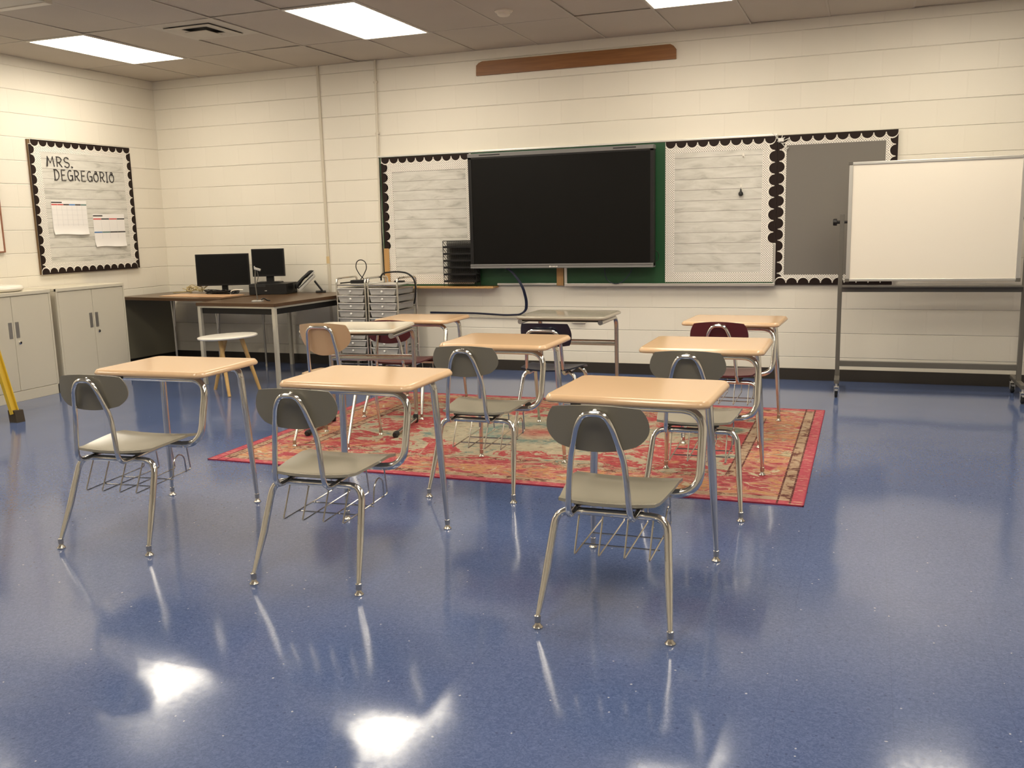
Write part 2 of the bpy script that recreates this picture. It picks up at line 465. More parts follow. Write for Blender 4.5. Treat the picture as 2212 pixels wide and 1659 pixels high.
class MB:
    def __init__(s):
        s.bm = bmesh.new()

    def box(s, c, d, rot=None, bevel=0.0):
        r = bmesh.ops.create_cube(s.bm, size=1.0)
        vs = r['verts']
        mt = Matrix.Translation(c) @ (rot.to_4x4() if rot is not None else Matrix.Identity(4)) @ Matrix.Diagonal((*d, 1))
        bmesh.ops.transform(s.bm, matrix=mt, verts=vs)
        if bevel > 0:
            es = list({e for v in vs for e in v.link_edges})
            bmesh.ops.bevel(s.bm, geom=es, offset=bevel, segments=2, affect='EDGES', profile=0.6)
        return s

    def box2(s, a, b, bevel=0.0):
        c = [(p + q) / 2 for p, q in zip(a, b)]
        d = [abs(q - p) for p, q in zip(a, b)]
        return s.box(c, d, None, bevel)

    def tube(s, pts, rad, fillet=0.0, seg=10, caps=True, flat=1.0, steps=5):
        P, Q = sweep_points(pts, rad, fillet, steps)
        tang = []
        for i in range(len(P)):
            a = P[max(0, i - 1)]
            b = P[min(len(P) - 1, i + 1)]
            tang.append((b - a).normalized())
        ref = Vector((0, 0, 1)) if abs(tang[0].z) < 0.9 else Vector((0, 1, 0))
        n = (ref - tang[0] * ref.dot(tang[0])).normalized()
        rings = []
        for p, q, t in zip(P, Q, tang):
            n = (n - t * n.dot(t)).normalized()
            bn = t.cross(n)
            rings.append([s.bm.verts.new(p + (n * math.cos(2 * PI * k / seg) * flat + bn * math.sin(2 * PI * k / seg)) * q) for k in range(seg)])
        for a, b in zip(rings, rings[1:]):
            for k in range(seg):
                s.bm.faces.new((a[k], a[(k + 1) % seg], b[(k + 1) % seg], b[k]))
        if caps:
            s.bm.faces.new(list(reversed(rings[0])))
            s.bm.faces.new(rings[-1])
        return s

    def lathe(s, prof, c=(0, 0, 0), seg=20, axis=None):
        """prof: list of (radius, height) from bottom to top"""
        c = Vector(c)
        q = Vector((0, 0, 1)).rotation_difference(Vector(axis).normalized()) if axis is not None else None
        rings = []
        for r, h in prof:
            ring = []
            for k in range(seg):
                v = Vector((r * math.cos(2 * PI * k / seg), r * math.sin(2 * PI * k / seg), h))
                if q is not None:
                    v = q @ v
                ring.append(s.bm.verts.new(c + v))
            rings.append(ring)
        for a, b in zip(rings, rings[1:]):
            for k in range(seg):
                s.bm.faces.new((a[k], a[(k + 1) % seg], b[(k + 1) % seg], b[k]))
        s.bm.faces.new(list(reversed(rings[0])))
        s.bm.faces.new(rings[-1])
        return s

    def ngon(s, pts, thick, normal):
        """polygon (3D points, in one plane) given a thickness along the normal"""
        nv = Vector(normal) * thick
        a = [s.bm.verts.new(Vector(p)) for p in pts]
        b = [s.bm.verts.new(Vector(p) + nv) for p in pts]
        n = len(a)
        s.bm.faces.new(b)
        s.bm.faces.new(list(reversed(a)))
        for k in range(n):
            s.bm.faces.new((a[k], a[(k + 1) % n], b[(k + 1) % n], b[k]))
        return s

    def slab(s, hx, hy, rc, rings, c=(0, 0), rot=0.0, seg=7, taper=0.0):
        """rounded rectangular slab; rings = [(inset, z)...] bottom to top"""
        out = []
        for ins, z in rings:
            ring = []
            ax, ay, r = hx - ins, hy - ins, max(rc - ins, 0.001)
            for qx, qy, a0 in ((1, 1, 0), (-1, 1, 90), (-1, -1, 180), (1, -1, 270)):
                for k in range(seg + 1):
                    a = R(a0 + 90 * k / seg)
                    x = qx * (ax - r) + r * math.cos(a)
                    y = qy * (ay - r) + r * math.sin(a)
                    x *= 1 + taper * y / hy
                    X = c[0] + x * math.cos(rot) - y * math.sin(rot)
                    Y = c[1] + x * math.sin(rot) + y * math.cos(rot)
                    ring.append(s.bm.verts.new((X, Y, z)))
            out.append(ring)
        n = len(out[0])
        for a, b in zip(out, out[1:]):
            for k in range(n):
                s.bm.faces.new((a[k], a[(k + 1) % n], b[(k + 1) % n], b[k]))
        s.bm.faces.new(list(reversed(out[0])))
        s.bm.faces.new(out[-1])
        return s

    def sheet(s, fn, nu=16, nv=12, thick=0.008):
        """curved shell: fn(u, v) -> (point, normal), u and v from -1 to 1"""
        A, B = [], []
        for j in range(nv + 1):
            ra, rb = [], []
            for i in range(nu + 1):
                p, nrm = fn(-1 + 2 * i / nu, -1 + 2 * j / nv)
                ra.append(s.bm.verts.new(Vector(p)))
                rb.append(s.bm.verts.new(Vector(p) - Vector(nrm) * thick))
            A.append(ra); B.append(rb)
        for j in range(nv):
            for i in range(nu):
                s.bm.faces.new((A[j][i], A[j][i + 1], A[j + 1][i + 1], A[j + 1][i]))
                s.bm.faces.new((B[j][i], B[j + 1][i], B[j + 1][i + 1], B[j][i + 1]))
        for i in range(nu):
            s.bm.faces.new((A[0][i + 1], A[0][i], B[0][i], B[0][i + 1]))
            s.bm.faces.new((A[nv][i], A[nv][i + 1], B[nv][i + 1], B[nv][i]))
        for j in range(nv):
            s.bm.faces.new((A[j][0], A[j + 1][0], B[j + 1][0], B[j][0]))
            s.bm.faces.new((A[j + 1][nu], A[j][nu], B[j][nu], B[j + 1][nu]))
        return s

    def mesh(s, name, m, smooth=True, angle=40):
        bmesh.ops.recalc_face_normals(s.bm, faces=s.bm.faces[:])
        me = bpy.data.meshes.new(name)
        s.bm.to_mesh(me)
        s.bm.free()
        if smooth:
            me.polygons.foreach_set('use_smooth', [True] * len(me.polygons))
            me.set_sharp_from_angle(angle=R(angle))
        me.materials.append(m)
        return me

    def build(s, name, m, parent=None, smooth=True, angle=40):
        o = bpy.data.objects.new(name, s.mesh(name, m, smooth, angle))
        col.objects.link(o)
        if parent is not None:
            o.parent = parent
        return o


def tag(o, label, cat, group=None):
    o['label'] = label
    o['category'] = cat
    if group:
        o['group'] = group
    return o


def thing(name, label, cat, loc=(0, 0, 0), rz=0.0, group=None, sz=1.0):
    o = bpy.data.objects.new(name, None)
    o.empty_display_size = 0.1
    col.objects.link(o)
    o.location = loc
    o.rotation_euler = (0, 0, rz)
    o.scale = (1, 1, sz)
    return tag(o, label, cat, group)


def struct(name, mb, m, smooth=False):
    o = mb.build(name, m, None, smooth)
    o['kind'] = 'structure'
    return o


def children(o):
    return [c for c in bpy.data.objects if c.parent == o]


def copy_tree(o, parent=None):
    c = o.copy()
    col.objects.link(c)
    if parent is not None:
        c.parent = parent
    for ch in children(o):
        copy_tree(ch, c)
    return c


# ------------------------------------------------------------------ room
RX, RY, H = 9.754, -9.46, 2.9186          # room: x 0..RX, y RY..0
struct('floor', MB().box2((-0.2, RY - 0.2, -0.1), (RX + 0.2, 0.2, 0)), M['floor'])
struct('wall_back', MB().box2((-0.2, 0, -0.1), (RX + 0.2, 0.2, H + 0.3)), M['wall_x'])
struct('wall_left', MB().box2((-0.2, RY, -0.1), (0, 0, H + 0.3)), M['wall_y'])
struct('wall_right', MB().box2((RX, RY, -0.1), (RX + 0.2, 0, H + 0.3)), M['wall_y'])
struct('wall_rear', MB().box2((-0.2, RY - 0.2, -0.1), (RX + 0.2, RY, H + 0.3)), M['wall_x'])
struct('baseboard_back', MB().box2((0, -0.012, 0), (RX, 0, 0.098)), M['base'])
struct('baseboard_left', MB().box2((0, RY, 0), (0.012, -0.012, 0.098)), M['base'])
struct('baseboard_right', MB().box2((RX - 0.012, RY, 0), (RX, -0.012, 0.098)), M['base'])
struct('baseboard_rear', MB().box2((0, RY, 0), (RX, RY + 0.012, 0.098)), M['base'])

TX, TY, Y0 = 0.6096, 1.2192, -0.925
lights = []
for i in (1, 5, 9, 12):
    lights.append((i, 0))
for i in (1, 5, 9, 12):
    lights.append((i, 2))
    lights.append((i, 4))
vent_tile = (3, 0)
mb = MB()
rows = [(0.0, Y0)] + [(Y0 - TY * k, max(Y0 - TY * (k + 1), RY)) for k in range(8) if Y0 - TY * k > RY + 0.02]
for r, (ya, yb) in enumerate(rows):
    for i in range(16):
        if (i, r - 1) in lights:
            continue
        xa, xb = i * TX, (i + 1) * TX
        if (i, r - 1) == vent_tile:
            ya2 = Y0 - 0.6096          # the vent takes the nearer half of this bay
            parts_ = [(ya, ya2)]
        else:
            parts_ = [(ya, yb)]
        for (p, q) in parts_:
            g = 0.003
            n = 4
            base = [random.uniform(-0.0065, 0.003) for _ in range(4)]
            sag = random.uniform(0.0, 0.010)
            for sgn in (0,):
                V = []
                for b in range(n + 1):
                    row = []
                    for a in range(n + 1):
                        u, v = a / n, b / n
                        z = base[0] * (1 - u) * (1 - v) + base[1] * u * (1 - v) + base[2] * (1 - u) * v + base[3] * u * v
                        z -= sag * 16 * u * (1 - u) * v * (1 - v)
                        row.append(mb.bm.verts.new((xa + g + (xb - xa - 2 * g) * u, p - g - (p - q - 2 * g) * v, H + 0.006 + z)))
                    V.append(row)
                for b in range(n):
                    for a in range(n):
                        mb.bm.faces.new((V[b][a], V[b][a + 1], V[b + 1][a + 1], V[b + 1][a]))
mb.box2((-0.2, RY - 0.2, H + 0.25), (RX + 0.2, 0.2, H + 0.3))
struct('ceiling', mb, M['ceiling'], True)
mb = MB()
for i in range(1, 16):
    mb.box2((i * TX - 0.008, RY, H - 0.001), (i * TX + 0.008, 0, H + 0.004))
for ya, yb in rows[:-1]:
    mb.box2((0, yb - 0.008, H - 0.0015), (RX, yb + 0.008, H + 0.0035))
mb.box2((0, -0.014, H - 0.001), (RX, 0, H + 0.004))
mb.box2((0, RY, H - 0.001), (0.014, 0, H + 0.004))
struct('trim_1', mb, M['tbar'])
struct('trim_2', MB().box2((1.99, -0.012, 0.098), (2.02, 0, H), 0.004), M['seal'])
# painted bulkhead strip under the ceiling, upper left
struct('trim_3', MB().box2((0.0, -3.175, H - 0.045), (1.93, -3.115, H - 0.001), 0.004), M['conduit'])
struct('trim_4', MB().box2((0.0, -3.40, H - 0.040), (1.93, -3.176, H - 0.001), 0.004), M['vent'])

# ceiling lights (recessed troffers with a glowing lens)
names = {(1, 0): 'recessed ceiling light panel in the far left corner of the ceiling',
         (5, 0): 'large recessed ceiling light panel above the left half of the room',
         (9, 0): 'recessed ceiling light panel cut by the top edge of the photo',
         (12, 0): 'recessed ceiling light seen only as a glow on the floor at lower right'}
fr = MB()
for a, b in (((-0.3, 0.6, 0), (0.3, 0.575, 0)), ):
    pass
fr.box2((-0.298, 0.585, -0.006), (0.298, 0.603, 0.08)); fr.box2((-0.298, -0.603, -0.006), (0.298, -0.585, 0.08))
fr.box2((-0.298, -0.585, -0.006), (-0.283, 0.585, 0.08)); fr.box2((0.283, -0.585, -0.006), (0.298, 0.585, 0.08))
fr.box2((-0.298, -0.603, 0.075), (0.298, 0.603, 0.085))
fr_me = fr.mesh('frame', M['white_gloss'], False)
ln_me = MB().slab(0.284, 0.586, 0.03, [(0.01, 0.004), (0.0, -0.004), (0.0, 0.0), (0.01, 0.010)]).mesh('lens', M['lens'], False)
for i, r in lights:
    lab = names.get((i, r), 'recessed ceiling light panel behind the camera')
    t = thing('ceiling_light', lab, 'light', ((i + 0.5) * TX, Y0 - TY * (r + 0.5), H), 0, 'ceiling light panels')
    for nm, me in (('frame', fr_me), ('lens', ln_me)):
        o = bpy.data.objects.new(nm, me)
        col.objects.link(o)
        o.parent = t

# air vent
t = thing('ceiling_vent', 'square ceiling air diffuser between the two left light panels', 'vent', (2.134, Y0 - 0.6096 - 0.305, H))
for h0, h1, z0, z1 in ((0.300, 0.216, -0.001, -0.006), (0.212, 0.118, -0.016, -0.008), (0.098, 0.05, -0.030, -0.030)):
    mb = MB()
    pa = [(h0 * a, h0 * b, z0) for a, b in ((1, 1), (-1, 1), (-1, -1), (1, -1))]
    pb = [(h1 * a, h1 * b, z1) for a, b in ((1, 1), (-1, 1), (-1, -1), (1, -1))]
    va = [mb.bm.verts.new(p) for p in pa]
    vb = [mb.bm.verts.new(p) for p in pb]
    vc = [mb.bm.verts.new((p[0], p[1], p[2] + 0.004)) for p in pb]
    vd = [mb.bm.verts.new((p[0], p[1], p[2] + 0.004)) for p in pa]
    for k in range(4):
        n = (k + 1) % 4
        mb.bm.faces.new((va[k], va[n], vb[n], vb[k]))
        mb.bm.faces.new((vb[k], vb[n], vc[n], vc[k]))
        mb.bm.faces.new((vc[k], vc[n], vd[n], vd[k]))
        mb.bm.faces.new((vd[k], vd[n], va[n], va[k]))
    if h0 < 0.11:
        mb.bm.faces.new(vb)
    mb.build('louver', M['vent'], t, False)
MB().box2((-0.25, -0.25, 0.020), (0.25, 0.25, 0.024)).build('duct_plate', M['vent_dark'], t, False)

t = thing('smoke_detector', 'round white smoke detector on the ceiling tile', 'smoke detector', (4.48, -1.40, H))
MB().lathe([(0.068, 0.006), (0.068, -0.012), (0.060, -0.020)]).build('base', M['ivory'], t)
MB().lathe([(0.05, -0.02), (0.048, -0.034), (0.036, -0.044), (0.012, -0.046)]).build('sensor_cap', M['ivory'], t)

# ------------------------------------------------------------------ student desk with attached chair
def squircle(u, v, k):
    return u * math.sqrt(1 - k * v * v / 2), v * math.sqrt(1 - k * u * u / 2)


def shell_back(cx, cz, hw, hh, y0, bow, kt, kb, widen=0.0, lean=0.0):
    def f(u, v):
        k = kt if v > 0 else kb
        a, b = squircle(u, v, k)
        x = a * hw * (1 + widen * b)
        return (cx + x, y0 + bow * a * a + lean * b, cz + b * hh), Vector((2 * bow * a / hw * -1, 1, 0)).normalized()
    return f


def make_combo(name, label, shell, seat, drop=0.0):
    t = thing(name, label, 'school desk')
    rot = R(-2.6)
    # top
    MB().slab(0.309, 0.243, 0.045, [(0.016, 0.704), (0.004, 0.706), (0.0, 0.711), (0.0, 0.718), (0.0035, 0.7235), (0.010, 0.7315), (0.0125, 0.733), (0.016, 0.7332)],
              (-0.005, 0.627), rot).build('desktop', M['tan'], t, True, 50)
    # C-shaped pedestal tube
    MB().tube([(-0.255, 0.468, 0.690), (0.266, 0.446, 0.690), (0.262, 0.372, 0.398), (-0.10, 0.365, 0.398)],
              0.0155, [0, 0.085, 0.09, 0], 12, steps=7).build('pedestal_tube', M['chrome'], t)
    for x in (-0.21, 0.15):
        MB().box((x, 0.463, 0.692), (0.035, 0.048, 0.024), None, 0.003).build('bracket', M['dark_metal'], t)
    MB().tube([(-0.16, 0.47, 0.692), (-0.16, 0.79, 0.692)], 0.008, 0, 8).build('support_rail', M['dark_metal'], t)
    MB().tube([(0.19, 0.45, 0.692), (0.19, 0.78, 0.692)], 0.008, 0, 8).build('support_rail', M['dark_metal'], t)
    # front crossbar and legs
    MB().tube([(-0.13, 0.797, 0.690), (0.14, 0.781, 0.690)], 0.0155, 0, 10).build('front_crossbar', M['chrome'], t)
    def leg(path, rads, fil, foot):
        l = MB().tube(path, rads, fil, 12).build('leg', M['chrome'], t)
        x, y = foot
        MB().lathe([(0.0175, 0.0), (0.018, 0.004), (0.010, 0.014), (0.0085, 0.020), (0.0115, 0.022), (0.0115, 0.044), (0.009, 0.046)],
                   (x, y, 0.0), 14).build('glide', M['chrome_worn'], l)
    leg([(-0.13, 0.797, 0.690), (-0.222, 0.795, 0.690), (-0.236, 0.812, 0.36), (-0.246, 0.823, 0.035)], [0.0155, 0.016, 0.0165, 0.0095], [0, 0.06, 0, 0], (-0.246, 0.823))
    leg([(0.14, 0.781, 0.690), (0.235, 0.779, 0.690), (0.254, 0.79, 0.36), (0.271, 0.798, 0.035)], [0.0155, 0.016, 0.0165, 0.0095], [0, 0.06, 0, 0], (0.271, 0.798))
    # rear crossbar and legs
    MB().tube([(-0.08, 0.135, 0.382), (0.08, 0.135, 0.382)], 0.0135, 0, 10).build('rear_crossbar', M['chrome'], t)
    for s in (-1, 1):
        leg([(s * 0.08, 0.135, 0.382), (s * 0.193, 0.133, 0.382), (s * 0.210, 0.062, 0.19), (s * 0.2265, -0.004, 0.035)],
            [0.0135, 0.0135, 0.0145, 0.009], [0, 0.075, 0, 0], (s * 0.2265, -0.004))
    # back support: runs under the seat, turns up and closes in an arch
    cx = -0.016
    path = [(cx - 0.105, 0.40, 0.402), (cx - 0.108, 0.030, 0.386), (cx - 0.097, 0.034, 0.590), (cx - 0.066, 0.004, 0.712), (cx - 0.042, 0.0, 0.753),
            (cx + 0.026, 0.0, 0.753), (cx + 0.050, 0.004, 0.712), (cx + 0.084, 0.034, 0.592), (cx + 0.106, 0.030, 0.386), (cx + 0.105, 0.40, 0.402)]
    MB().tube(path, 0.0105, [0, 0.055, 0.04, 0.03, 0.030, 0.030, 0.03, 0.04, 0.055, 0], 10).build('back_support', M['chrome'], t)
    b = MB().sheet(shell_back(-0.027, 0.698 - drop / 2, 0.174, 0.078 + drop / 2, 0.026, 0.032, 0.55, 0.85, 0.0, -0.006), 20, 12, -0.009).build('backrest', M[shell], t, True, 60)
    for x, y, z in ((-0.025, 0.012, 0.757), (cx - 0.083, 0.012, 0.635), (cx + 0.072, 0.012, 0.635)):
        MB().lathe([(0.010, 0.0), (0.010, 0.004), (0.005, 0.008)], (x, y + 0.014, z), 10, (0, -1, 0)).build('bolt', M['chrome_worn'], b)
    # seat
    def seatf(u, v):
        a, c = squircle(u, v, 0.16)
        hw = 0.190 + 0.018 * c
        x = -0.008 + a * hw
        y = 0.272 + c * 0.188
        z = 0.428 + 0.008 * c + 0.010 * a * a + (-0.012 * max(0.0, c - 0.6) / 0.4) - 0.008 * (1 - a * a) * (1 - c * c) + 0.010 * max(0.0, -c - 0.7) / 0.3
        return (x, y, z), Vector((0, 0, 1))
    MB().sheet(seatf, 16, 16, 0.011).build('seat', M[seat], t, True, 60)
    for y in (0.15, 0.36):
        MB().box((-0.012, y, 0.409), (0.24, 0.03, 0.014), None, 0.002).build('seat_bracket', M['dark_metal'], t)
    # book basket
    bk = MB()
    r = 0.0032
    for x in (-0.105, -0.022, 0.066, 0.150):
        bk.tube([(x, 0.105, 0.378), (x - 0.002, 0.045, 0.255), (x, 0.44, 0.262), (x, 0.42, 0.385)], r, 0.012, 6, steps=3)
    for y in (0.17, 0.29):
        bk.tube([(-0.115, y, 0.252), (0.160, y, 0.252)], r, 0, 6)
    bk.tube([(-0.125, 0.43, 0.385), (0.165, 0.43, 0.385)], r, 0, 6)
    bk.tube([(0.154, 0.30, 0.258), (0.156, 0.31, 0.335), (0.156, 0.35, 0.358), (0.156, 0.39, 0.335), (0.154, 0.40, 0.258)], r, 0.03, 6)
    bk.build('book_basket', M['chrome_worn'], t)
    return t


G = 'school desks with attached chairs'
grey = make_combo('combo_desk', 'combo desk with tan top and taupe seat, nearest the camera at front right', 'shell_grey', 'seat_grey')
red = make_combo('combo_desk', 'combo desk with tan top and burgundy seat, back right, nearest the rolling whiteboard', 'shell_red', 'shell_red', 0.03)
POSES = [('FR', 6.272, -5.323, 1.2, 1.0, None),
         ('FM', 5.084, -5.271, 3.3, 1.0, 'combo desk with tan top and taupe seat, middle of the front row'),
         ('FL', 3.996, -5.165, 5.06, 1.0, 'combo desk with tan top and taupe seat, front left before the grey cabinets'),
         ('SM', 5.233, -4.009, 2.3, 1.0, 'combo desk with tan top and taupe seat, centre of second row before the navy chair'),
         ('SR', 6.331, -3.987, 2.3, 1.0, 'combo desk with tan top and taupe seat, second row right, behind the nearest desk')]
for k, x, y, a, s, lab in POSES:
    o = grey if lab is None else copy_tree(grey)
    o.location = (x, y, 0)
    o.rotation_euler.z = R(a)
    if k in ('SM', 'SR'):
        o.rotation_euler.x = 0.0072         # front feet stand on the rug
    o['group'] = G
    if lab:
        o['label'] = lab
RUG = 0.006
for i, (x, y, a, s) in enumerate(((6.262, -2.56, 0.0, 0.966), (3.90, -2.32, 3.3, 0.91))):
    o = red if i == 0 else copy_tree(red)
    o.location = (x, y, RUG)
    o.rotation_euler.z = R(a)
    o.scale = (1, 1, s)
    o['group'] = G
    if i:
        o['label'] = 'combo desk with tan top and burgundy seat, beside the rolling drawer carts'


# ------------------------------------------------------------------ open-front desks on skids
def make_open_desk(name, label, topmat, loc, rz, hx, hy, z, legx, yb, yf):
    t = thing(name, label, 'school desk', loc, rz)
    MB().slab(hx, hy, 0.06, [(0.014, z - 0.024), (0.003, z - 0.02), (0.0, z - 0.012), (0.003, z - 0.003), (0.012, z + 0.001), (0.02, z)],
              (0, 0), 0).build('desktop', M[topmat], t, True, 50)
    for s in (-1, 1):
        f = MB().tube([(s * legx, -hy + 0.03, z - 0.040), (s * legx, yb, z - 0.040), (s * legx, yb + 0.01, 0.022), (s * legx, yf, 0.020)],
                      [0.0185, 0.0165, 0.0145, 0.0145], [0, 0.09, 0.07, 0], 12, steps=7).build('leg_frame', M['chrome_worn'], t)
        MB().lathe([(0.019, -0.03), (0.020, 0.0), (0.014, 0.022)], (s * legx, yf, 0.020), 12, (0, -1, 0)).lathe([(0.016, 0.0), (0.018, 0.012), (0.012, 0.03)], (s * legx, yf, 0.0), 12).build('end_cap', M['rubber'], f)
        MB().lathe([(0.015, 0.0), (0.019, 0.012), (0.019, 0.05), (0.015, 0.06)], (s * legx, yb - 0.015, 0.0), 12).build('rubber_foot', M['rubber'], f)
    MB().box2((-legx, yb - 0.008, 0.437), (legx, yb + 0.012, 0.462), 0.004).tube([(-legx, yb - 0.004, 0.474), (legx, yb - 0.004, 0.474)], 0.007, 0, 8).build('crossbar', M['chrome_worn'], t)
    for y in (-hy + 0.06, yb - 0.05):
        MB().box((0, y, z - 0.032), (2 * legx, 0.03, 0.014), None, 0.002).build('bracket', M['dark_metal'], t)
    return t


o = make_open_desk('student_desk', 'open-front desk with glossy cream top and beige chair, left of centre', 'cream', (3.868, -2.69, RUG), R(10), 0.330, 0.265, 0.708, 0.305, 0.245, -0.235)
o['group'] = 'open-front skid desks'
o = make_open_desk('student_desk', 'open-front desk with glossy grey-beige top by the back wall under the display', 'greige', (5.015, -1.60, RUG), R(0), 0.335, 0.27, 0.698, 0.30, 0.215, -0.12)
o['group'] = 'open-front skid desks'


# ------------------------------------------------------------------ separate school chairs
def make_chair(label, m, loc, rz, hw, zlo, zhi, kt, kb, widen, arch, feet, seat, kind):
    t = thing('school_chair', label, 'chair', loc, rz, 'separate school chairs')
    fr_x, fr_y, rr_x, rr_y = feet
    sx, sy0, sy1, sz = seat
    # frame: one leg each
    for s in (-1, 1):
        for nm, (fx, fy), ty in (('rear', (rr_x, rr_y), (sy0 + 0.10)), ('front', (fr_x, fr_y), sy1 - 0.06)):
            l = MB().tube([(s * (sx - 0.05), ty, sz - 0.022), (s * (sx - 0.01), ty, sz - 0.05), (s * fx, fy, 0.03)], [0.0125, 0.0125, 0.0085], [0, 0.03, 0], 10).build('leg', M['chrome'], t)
            MB().lathe([(0.015, 0.0), (0.016, 0.004), (0.009, 0.014), (0.011, 0.018), (0.011, 0.04)], (s * fx, fy, 0), 12).build('glide', M['chrome_worn'], l)
    aw, az = arch
    p = [(-aw - 0.012, sy1 - 0.08, sz - 0.018), (-aw - 0.014, sy0 + 0.02, sz - 0.03), (-aw - 0.008, sy0 + 0.0, zlo + 0.02), (-aw + 0.012, sy0 - 0.03, az),
         (aw - 0.012, sy0 - 0.03, az), (aw + 0.008, sy0 + 0.0, zlo + 0.02), (aw + 0.014, sy0 + 0.02, sz - 0.03), (aw + 0.012, sy1 - 0.08, sz - 0.018)]
    MB().tube(p, 0.011, [0, 0.05, 0.03, 0.045, 0.045, 0.03, 0.05, 0], 10).build('back_frame', M['chrome'], t)
    cz, hh = (zlo + zhi) / 2, (zhi - zlo) / 2
    MB().sheet(shell_back(0, cz, hw, hh, sy0 - 0.008, 0.060, kt, kb, widen, -0.022), 20, 12, -0.009).build('backrest', M[m], t, True, 60)
    def seatf(u, v):
        a, c = squircle(u, v, 0.3)
        z = sz - 0.008 * (1 - a * a) * (1 - c * c) + 0.014 * a * a * (0.5 - 0.5 * c) - 0.02 * max(0, c - 0.6) / 0.4
        return (a * (sx + 0.01 * c), (sy0 + sy1) / 2 + c * (sy1 - sy0) / 2, z), Vector((0, 0, 1))
    MB().sheet(seatf, 14, 14, 0.01).build('seat', M[m], t, True, 60)
    return t


make_chair('beige plastic school chair with chrome legs behind the cream desk', 'shell_beige', (3.885, -3.20, RUG), R(2), 0.176, 0.572, 0.780, 0.55, 1.0, 0.10,
           (0.094, 0.755), (0.205, 0.37, 0.190, -0.055), (0.19, 0.03, 0.41, 0.445), 0)
make_chair('dark navy school chair facing the grey-beige desk in the back row', 'shell_navy', (5.155, -2.68, RUG), R(0), 0.170, 0.580, 0.736, 0.36, 0.36, 0.0,
           (0.108, 0.690), (0.19, 0.50, 0.180, -0.03), (0.185, 0.07, 0.46, 0.435), 1)

# ------------------------------------------------------------------ rug
rug = thing('rug', 'pink red and orange distressed oriental rug under the desks', 'rug', (5.085, -2.50, 0))
MB().box2((-1.725, -1.18, 0.0), (1.725, 1.18, RUG)).build('pile', M['rug'], rug, False)
bd = MB()
bd.box2((-1.728, -1.183, 0.0), (1.728, -1.178, RUG + 0.001)); bd.box2((-1.728, 1.178, 0.0), (1.728, 1.183, RUG + 0.001))
bd.box2((-1.728, -1.183, 0.0), (-1.723, 1.183, RUG + 0.001)); bd.box2((1.723, -1.183, 0.0), (1.728, 1.183, RUG + 0.001))
bd.build('binding', mat('rug_binding', (0.28, 0.02, 0.05), 0.9), rug, False)


# ------------------------------------------------------------------ boards on the back wall
def wall_pt(axis, base, h, z, out):
    """axis 'x': back wall, facing -y; 'y': left wall, facing +x"""
    return (h, base - out, z) if axis == 'x' else (base + out, h, z)


def scallop_run(black, white, axis, base, out, p, q, inward, n, depth=0.061, phase=0.0):
    """row of half rounds from p to q (h, z), scallops pointing to 'inward'"""
    nrm = (0, -1, 0) if axis == 'x' else (1, 0, 0)
    P, Q, I = Vector(p), Vector(q), Vector(inward)
    d = (Q - P) / n
    L = d.length
    for layer, grow, o in ((white, 0.0065, out), (black, -0.0035, out + 0.0012)):
        pts = []
        k0 = depth * 0.30
        k1 = depth - k0
        for k in range(n):
            c = P + d * (k + 0.5)
            e = d.normalized()
            for j in range(9):
                a = PI * j / 8
                pts.append(c - e * (L / 2 + (grow if grow < 0 else 0)) * math.cos(a) + I * (k0 + (k1 + grow) * math.sin(a)))
            if grow < 0 and k < n - 1:
                pts.append(P + d * (k + 1) + I * (k0 * 0.75))
        poly = [P] + pts + [Q]
        # as a fan of thin quads, the outline being concave
        top = poly[1:-1]
        def on(v):
            t_ = max(0.0, min(1.0, (v - P).dot((Q - P)) / (Q - P).length_squared))
            return P + (Q - P) * t_
        for a, b in zip(top, top[1:]):
            quad = [on(a), on(b), b, a]
            if (quad[0] - quad[1]).length < 1e-6:
                continue
            layer.ngon([wall_pt(axis, base, v[0], v[1], o) for v in quad], 0.001, nrm)


def frame_strips(mb, axis, base, out, h0, h1, z0, z1, wl, wr, wt, wb, th=0.0015):
    nrm = (0, -1, 0) if axis == 'x' else (1, 0, 0)
    def rect(a, b, c, d):
        mb.ngon([wall_pt(axis, base, *p, out) for p in ((a, c), (b, c), (b, d), (a, d))], th, nrm)
    if wt: rect(h0, h1, z1 - wt, z1)
    if wb: rect(h0, h1, z0, z0 + wb)
    if wl: rect(h0, h0 + wl, z0 + wb, z1 - wt)
    if wr: rect(h1 - wr, h1, z0 + wb, z1 - wt)


ch = thing('chalkboard', 'green chalkboard on the back wall, mostly hidden behind the black display', 'chalkboard', (0, 0, 0))
MB().box2((2.65, -0.028, 0.80), (6.325, -0.001, 2.02)).build('board_panel', M['green'], ch, False)
for a, b in (((2.63, -0.034, 2.021), (6.33, -0.001, 2.036)), ((4.485, -0.036, 0.80), (4.512, -0.028, 1.00)), ((6.318, -0.037, 0.80), (6.336, -0.001, 1.15)), ((3.83, -0.036, 0.803), (4.41, -0.028, 0.822))):
    MB().box2(a, b, 0.002).build('metal_trim', M['alu'], ch, False)
MB().box2((4.415, -0.042, 0.80), (4.478, -0.028, 2.0), 0.002).build('wood_post', M['strip_wood'], ch, False)
mb = MB()
mb.box2((4.50, -0.075, 0.797), (6.335, -0.028, 0.806), 0.002)
mb.box2((4.50, -0.079, 0.797), (6.335, -0.073, 0.822), 0.002)
tag(mb.build('chalk_tray', M['alu'], None, False), 'long metal chalk tray under the right half of the chalkboard', 'chalk tray')
tag(MB().box2((2.64, -0.150, 0.781), (3.83, -0.001, 0.798), 0.003).build('wood_ledge', M['ledge_wood'], None, False), 'narrow oak ledge under the left plank panel holding the tray tower', 'ledge')
MB().box2((2.655, -0.044, 0.80), (2.71, -0.036, 1.16), 0.002).build('wood_strip', M['strip_wood'], ch, False)

bs = -0.028
